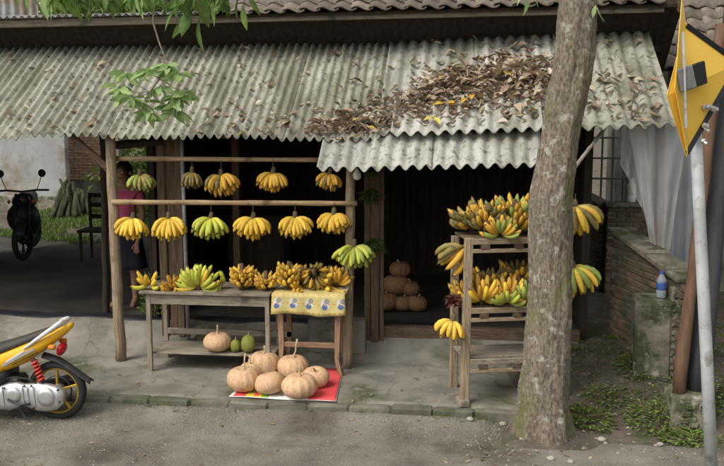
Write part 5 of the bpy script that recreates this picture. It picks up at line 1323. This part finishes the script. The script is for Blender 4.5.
# ================================================================== PERSON
pf = P(128, 305, Z=IN); pY = pf.y
pe = thing('person', (pf.x, pY, IN), 'woman in pink shirt and dark skirt standing behind the braced post', 'person')
def skin_obj(name, verts, edges, radii, matn, parent, sub=2, root=0):
    me = bpy.data.meshes.new(name); me.from_pydata([Vector(v) for v in verts], edges, []); o = bpy.data.objects.new(name, me); col.objects.link(o); o.parent = parent
    md = o.modifiers.new('skin', 'SKIN'); md.use_smooth_shade = True
    for i, r_ in enumerate(radii):
        sv = me.skin_vertices[0].data[i]; sv.radius = (r_, r_) if not isinstance(r_, tuple) else r_; sv.use_root = (i == root)
    ss = o.modifiers.new('sub', 'SUBSURF'); ss.levels = sub; ss.render_levels = sub
    me.materials.append(MATS[matn]); return o
hgt = P(131, 163, Y=pY).z - IN; S = hgt/1.6
def q3(x, y, z): return (x*S, y*S, z*S)
bv = [q3(0, 0, .86), q3(0, 0, 1.0), q3(0, -.01, 1.16), q3(0, 0, 1.29), q3(0, -.005, 1.36), q3(0, -.02, 1.42), q3(0, -.03, 1.5), q3(0, -.02, 1.57),
      q3(.085, 0, .8), q3(.09, -.01, .44), q3(.09, .01, .08), q3(.1, -.09, .03), q3(.105, -.15, .022),
      q3(-.085, 0, .8), q3(-.1, -.03, .44), q3(-.12, .0, .08), q3(-.13, -.1, .03), q3(-.14, -.16, .022),
      q3(.155, 0, 1.28), q3(.2, .02, 1.03), q3(.19, -.08, .82), q3(.185, -.12, .75),
      q3(-.155, 0, 1.28), q3(-.22, .02, 1.04), q3(-.17, -.14, .9), q3(-.13, -.2, .88)]
be = [(0, 1), (1, 2), (2, 3), (3, 4), (4, 5), (5, 6), (6, 7), (0, 8), (8, 9), (9, 10), (10, 11), (11, 12), (0, 13), (13, 14), (14, 15), (15, 16), (16, 17), (3, 18), (18, 19), (19, 20), (20, 21), (3, 22), (22, 23), (23, 24), (24, 25)]
br_ = [.12, .105, .115, .08, .045, .062, .085, .06, .08, .052, .034, .034, .026, .08, .052, .034, .034, .026, .052, .038, .028, .024, .052, .038, .028, .024]
for sgn, wi in ((1, 21), (-1, 25)):
    w0 = Vector(bv[wi]); pal = w0+Vector((0, -.035, -.05)); bv.append(tuple(pal)); br_.append(.028); pi_ = len(bv)-1; be.append((wi, pi_))
    for j, (dx, L_) in enumerate(((-.024, .055), (-.008, .068), (.008, .066), (.023, .052))):
        bv.append(tuple(pal+Vector((dx, -.02, -.03)))); br_.append(.009); a1 = len(bv)-1; be.append((pi_, a1))
        bv.append(tuple(pal+Vector((dx*1.2, -.01, -.03-L_)))); br_.append(.007); be.append((a1, len(bv)-1))
    bv.append(tuple(pal+Vector((-sgn*.035, -.03, .0)))); br_.append(.01); a1 = len(bv)-1; be.append((pi_, a1)); bv.append(tuple(pal+Vector((-sgn*.04, -.045, -.035)))); br_.append(.008); be.append((a1, len(bv)-1))
# nose and chin as short branches of the head
hv = 6
bv.append(q3(0, -.115, 1.475)); br_.append(.014); be.append((hv, len(bv)-1))
skin_obj('body', bv, be, [r_*S for r_ in br_], 'skin', pe)
sv_ = [q3(0, 0, .9), q3(0, 0, 1.02), q3(0, -.01, 1.17), q3(0, 0, 1.3), q3(.165, 0, 1.28), q3(.2, .015, 1.12), q3(-.165, 0, 1.28), q3(-.21, .015, 1.12), q3(0, 0, 1.345)]
skin_obj('shirt', sv_, [(0, 1), (1, 2), (2, 3), (3, 4), (4, 5), (3, 6), (6, 7), (3, 8)], [.155*S, .135*S, .142*S, .098*S, .072*S, .066*S, .072*S, .066*S, .066*S], 'shirt_pink', pe)
k = MB()
def skirt(u, v):
    a_ = u*2*math.pi; rr = (.135+.075*v)*(1+.05*math.sin(a_*7)*v); z = .98-.55*v
    return Vector((pf.x, pY, IN)) + Vector((math.cos(a_)*rr*1.12, math.sin(a_)*rr*.85, z))*S
k.grid(skirt, 40, 10); o = k.build('skirt', 'skirt_navy', pe, True); o.modifiers.new('s', 'SOLIDIFY').thickness = .006
k = MB(); b_ = bmesh.new(); bmesh.ops.create_uvsphere(b_, u_segments=20, v_segments=14, radius=1)
hc = Vector((pf.x, pY, IN)) + Vector(q3(0, .005, 1.515))
vs = []
for v in b_.verts:
    c_ = v.co; f_ = 1.0
    if c_.y < -.35 and c_.z < .35: f_ = .72          # face opening
    vs.append(hc + Vector((c_.x*.1, c_.y*.112, c_.z*.115))*f_*S + Vector((0, .015 if f_ == 1 else .03, 0)))
k.add(vs, [tuple(x.index for x in f.verts) for f in b_.faces]); b_.free(); hr = k.build('hair', 'hair', pe, True)
k = MB(); k.lathe([(.02, -.05), (.05, -.02), (.052, .02), (.02, .05)], 14, Matrix.Translation(hc+Vector((0, .13, -.02))) @ Matrix.Rotation(R(90), 4, 'X')); k.build('hair_bun', 'hair', hr, True)
for s in (-1, 1):
    e_ = Vector((pf.x, pY, IN))+Vector(q3(s*.032, -.108, 1.505)); k = MB(); k.lathe([(.003, -.006), (.011, -.003), (.011, .003), (.003, .006)], 10, Matrix.Translation(e_) @ Matrix.Rotation(R(90), 4, 'X')); k.build('eye', 'eye_white', pe, True)
    e_ = Vector((pf.x, pY, IN))+Vector(q3(s*.088, -.015, 1.485)); k = MB(); k.lathe([(.004, -.028), (.016, -.01), (.02, .014), (.006, .03)], 10, Matrix.Translation(e_)); k.build('ear', 'skin', pe, True)
e_ = Vector((pf.x, pY, IN))+Vector(q3(0, -.108, 1.44)); k = MB(); k.lathe([(.004, -.02), (.008, 0), (.004, .02)], 8, Matrix.Translation(e_) @ Matrix.Rotation(R(90), 4, 'Y')); k.build('mouth', 'veg_red', pe, True)

# ================================================================== fallen leaves on the ground
m = MB()
for _ in range(190):
    x = rnd(-4.6, 3.2); y = rnd(6.2, 8.9)
    z = (FL+.012 if y > YK+.05 and x < .4 else bank(x, y) if x > .5 and y > 7.3 else road_z(x, y))+.008
    g = rnd(.6, 1.1); c = random.choice(((.3, .22, .13), (.2, .14, .08), (.4, .32, .2), (.16, .17, .06)))
    leafquad(m, Vector((x, y, z)), rdir(-.15, .15), Vector((rnd(-.3, .3), rnd(-.3, .3), 1)), rnd(.03, .075), rnd(.015, .03), (c[0]*g, c[1]*g, c[2]*g), rnd(-.2, .2))
o = m.build('fallen_leaves', 'litter'); tag(o, 'small dry leaves scattered over road and pavement', 'dead leaves', None, 'stuff')
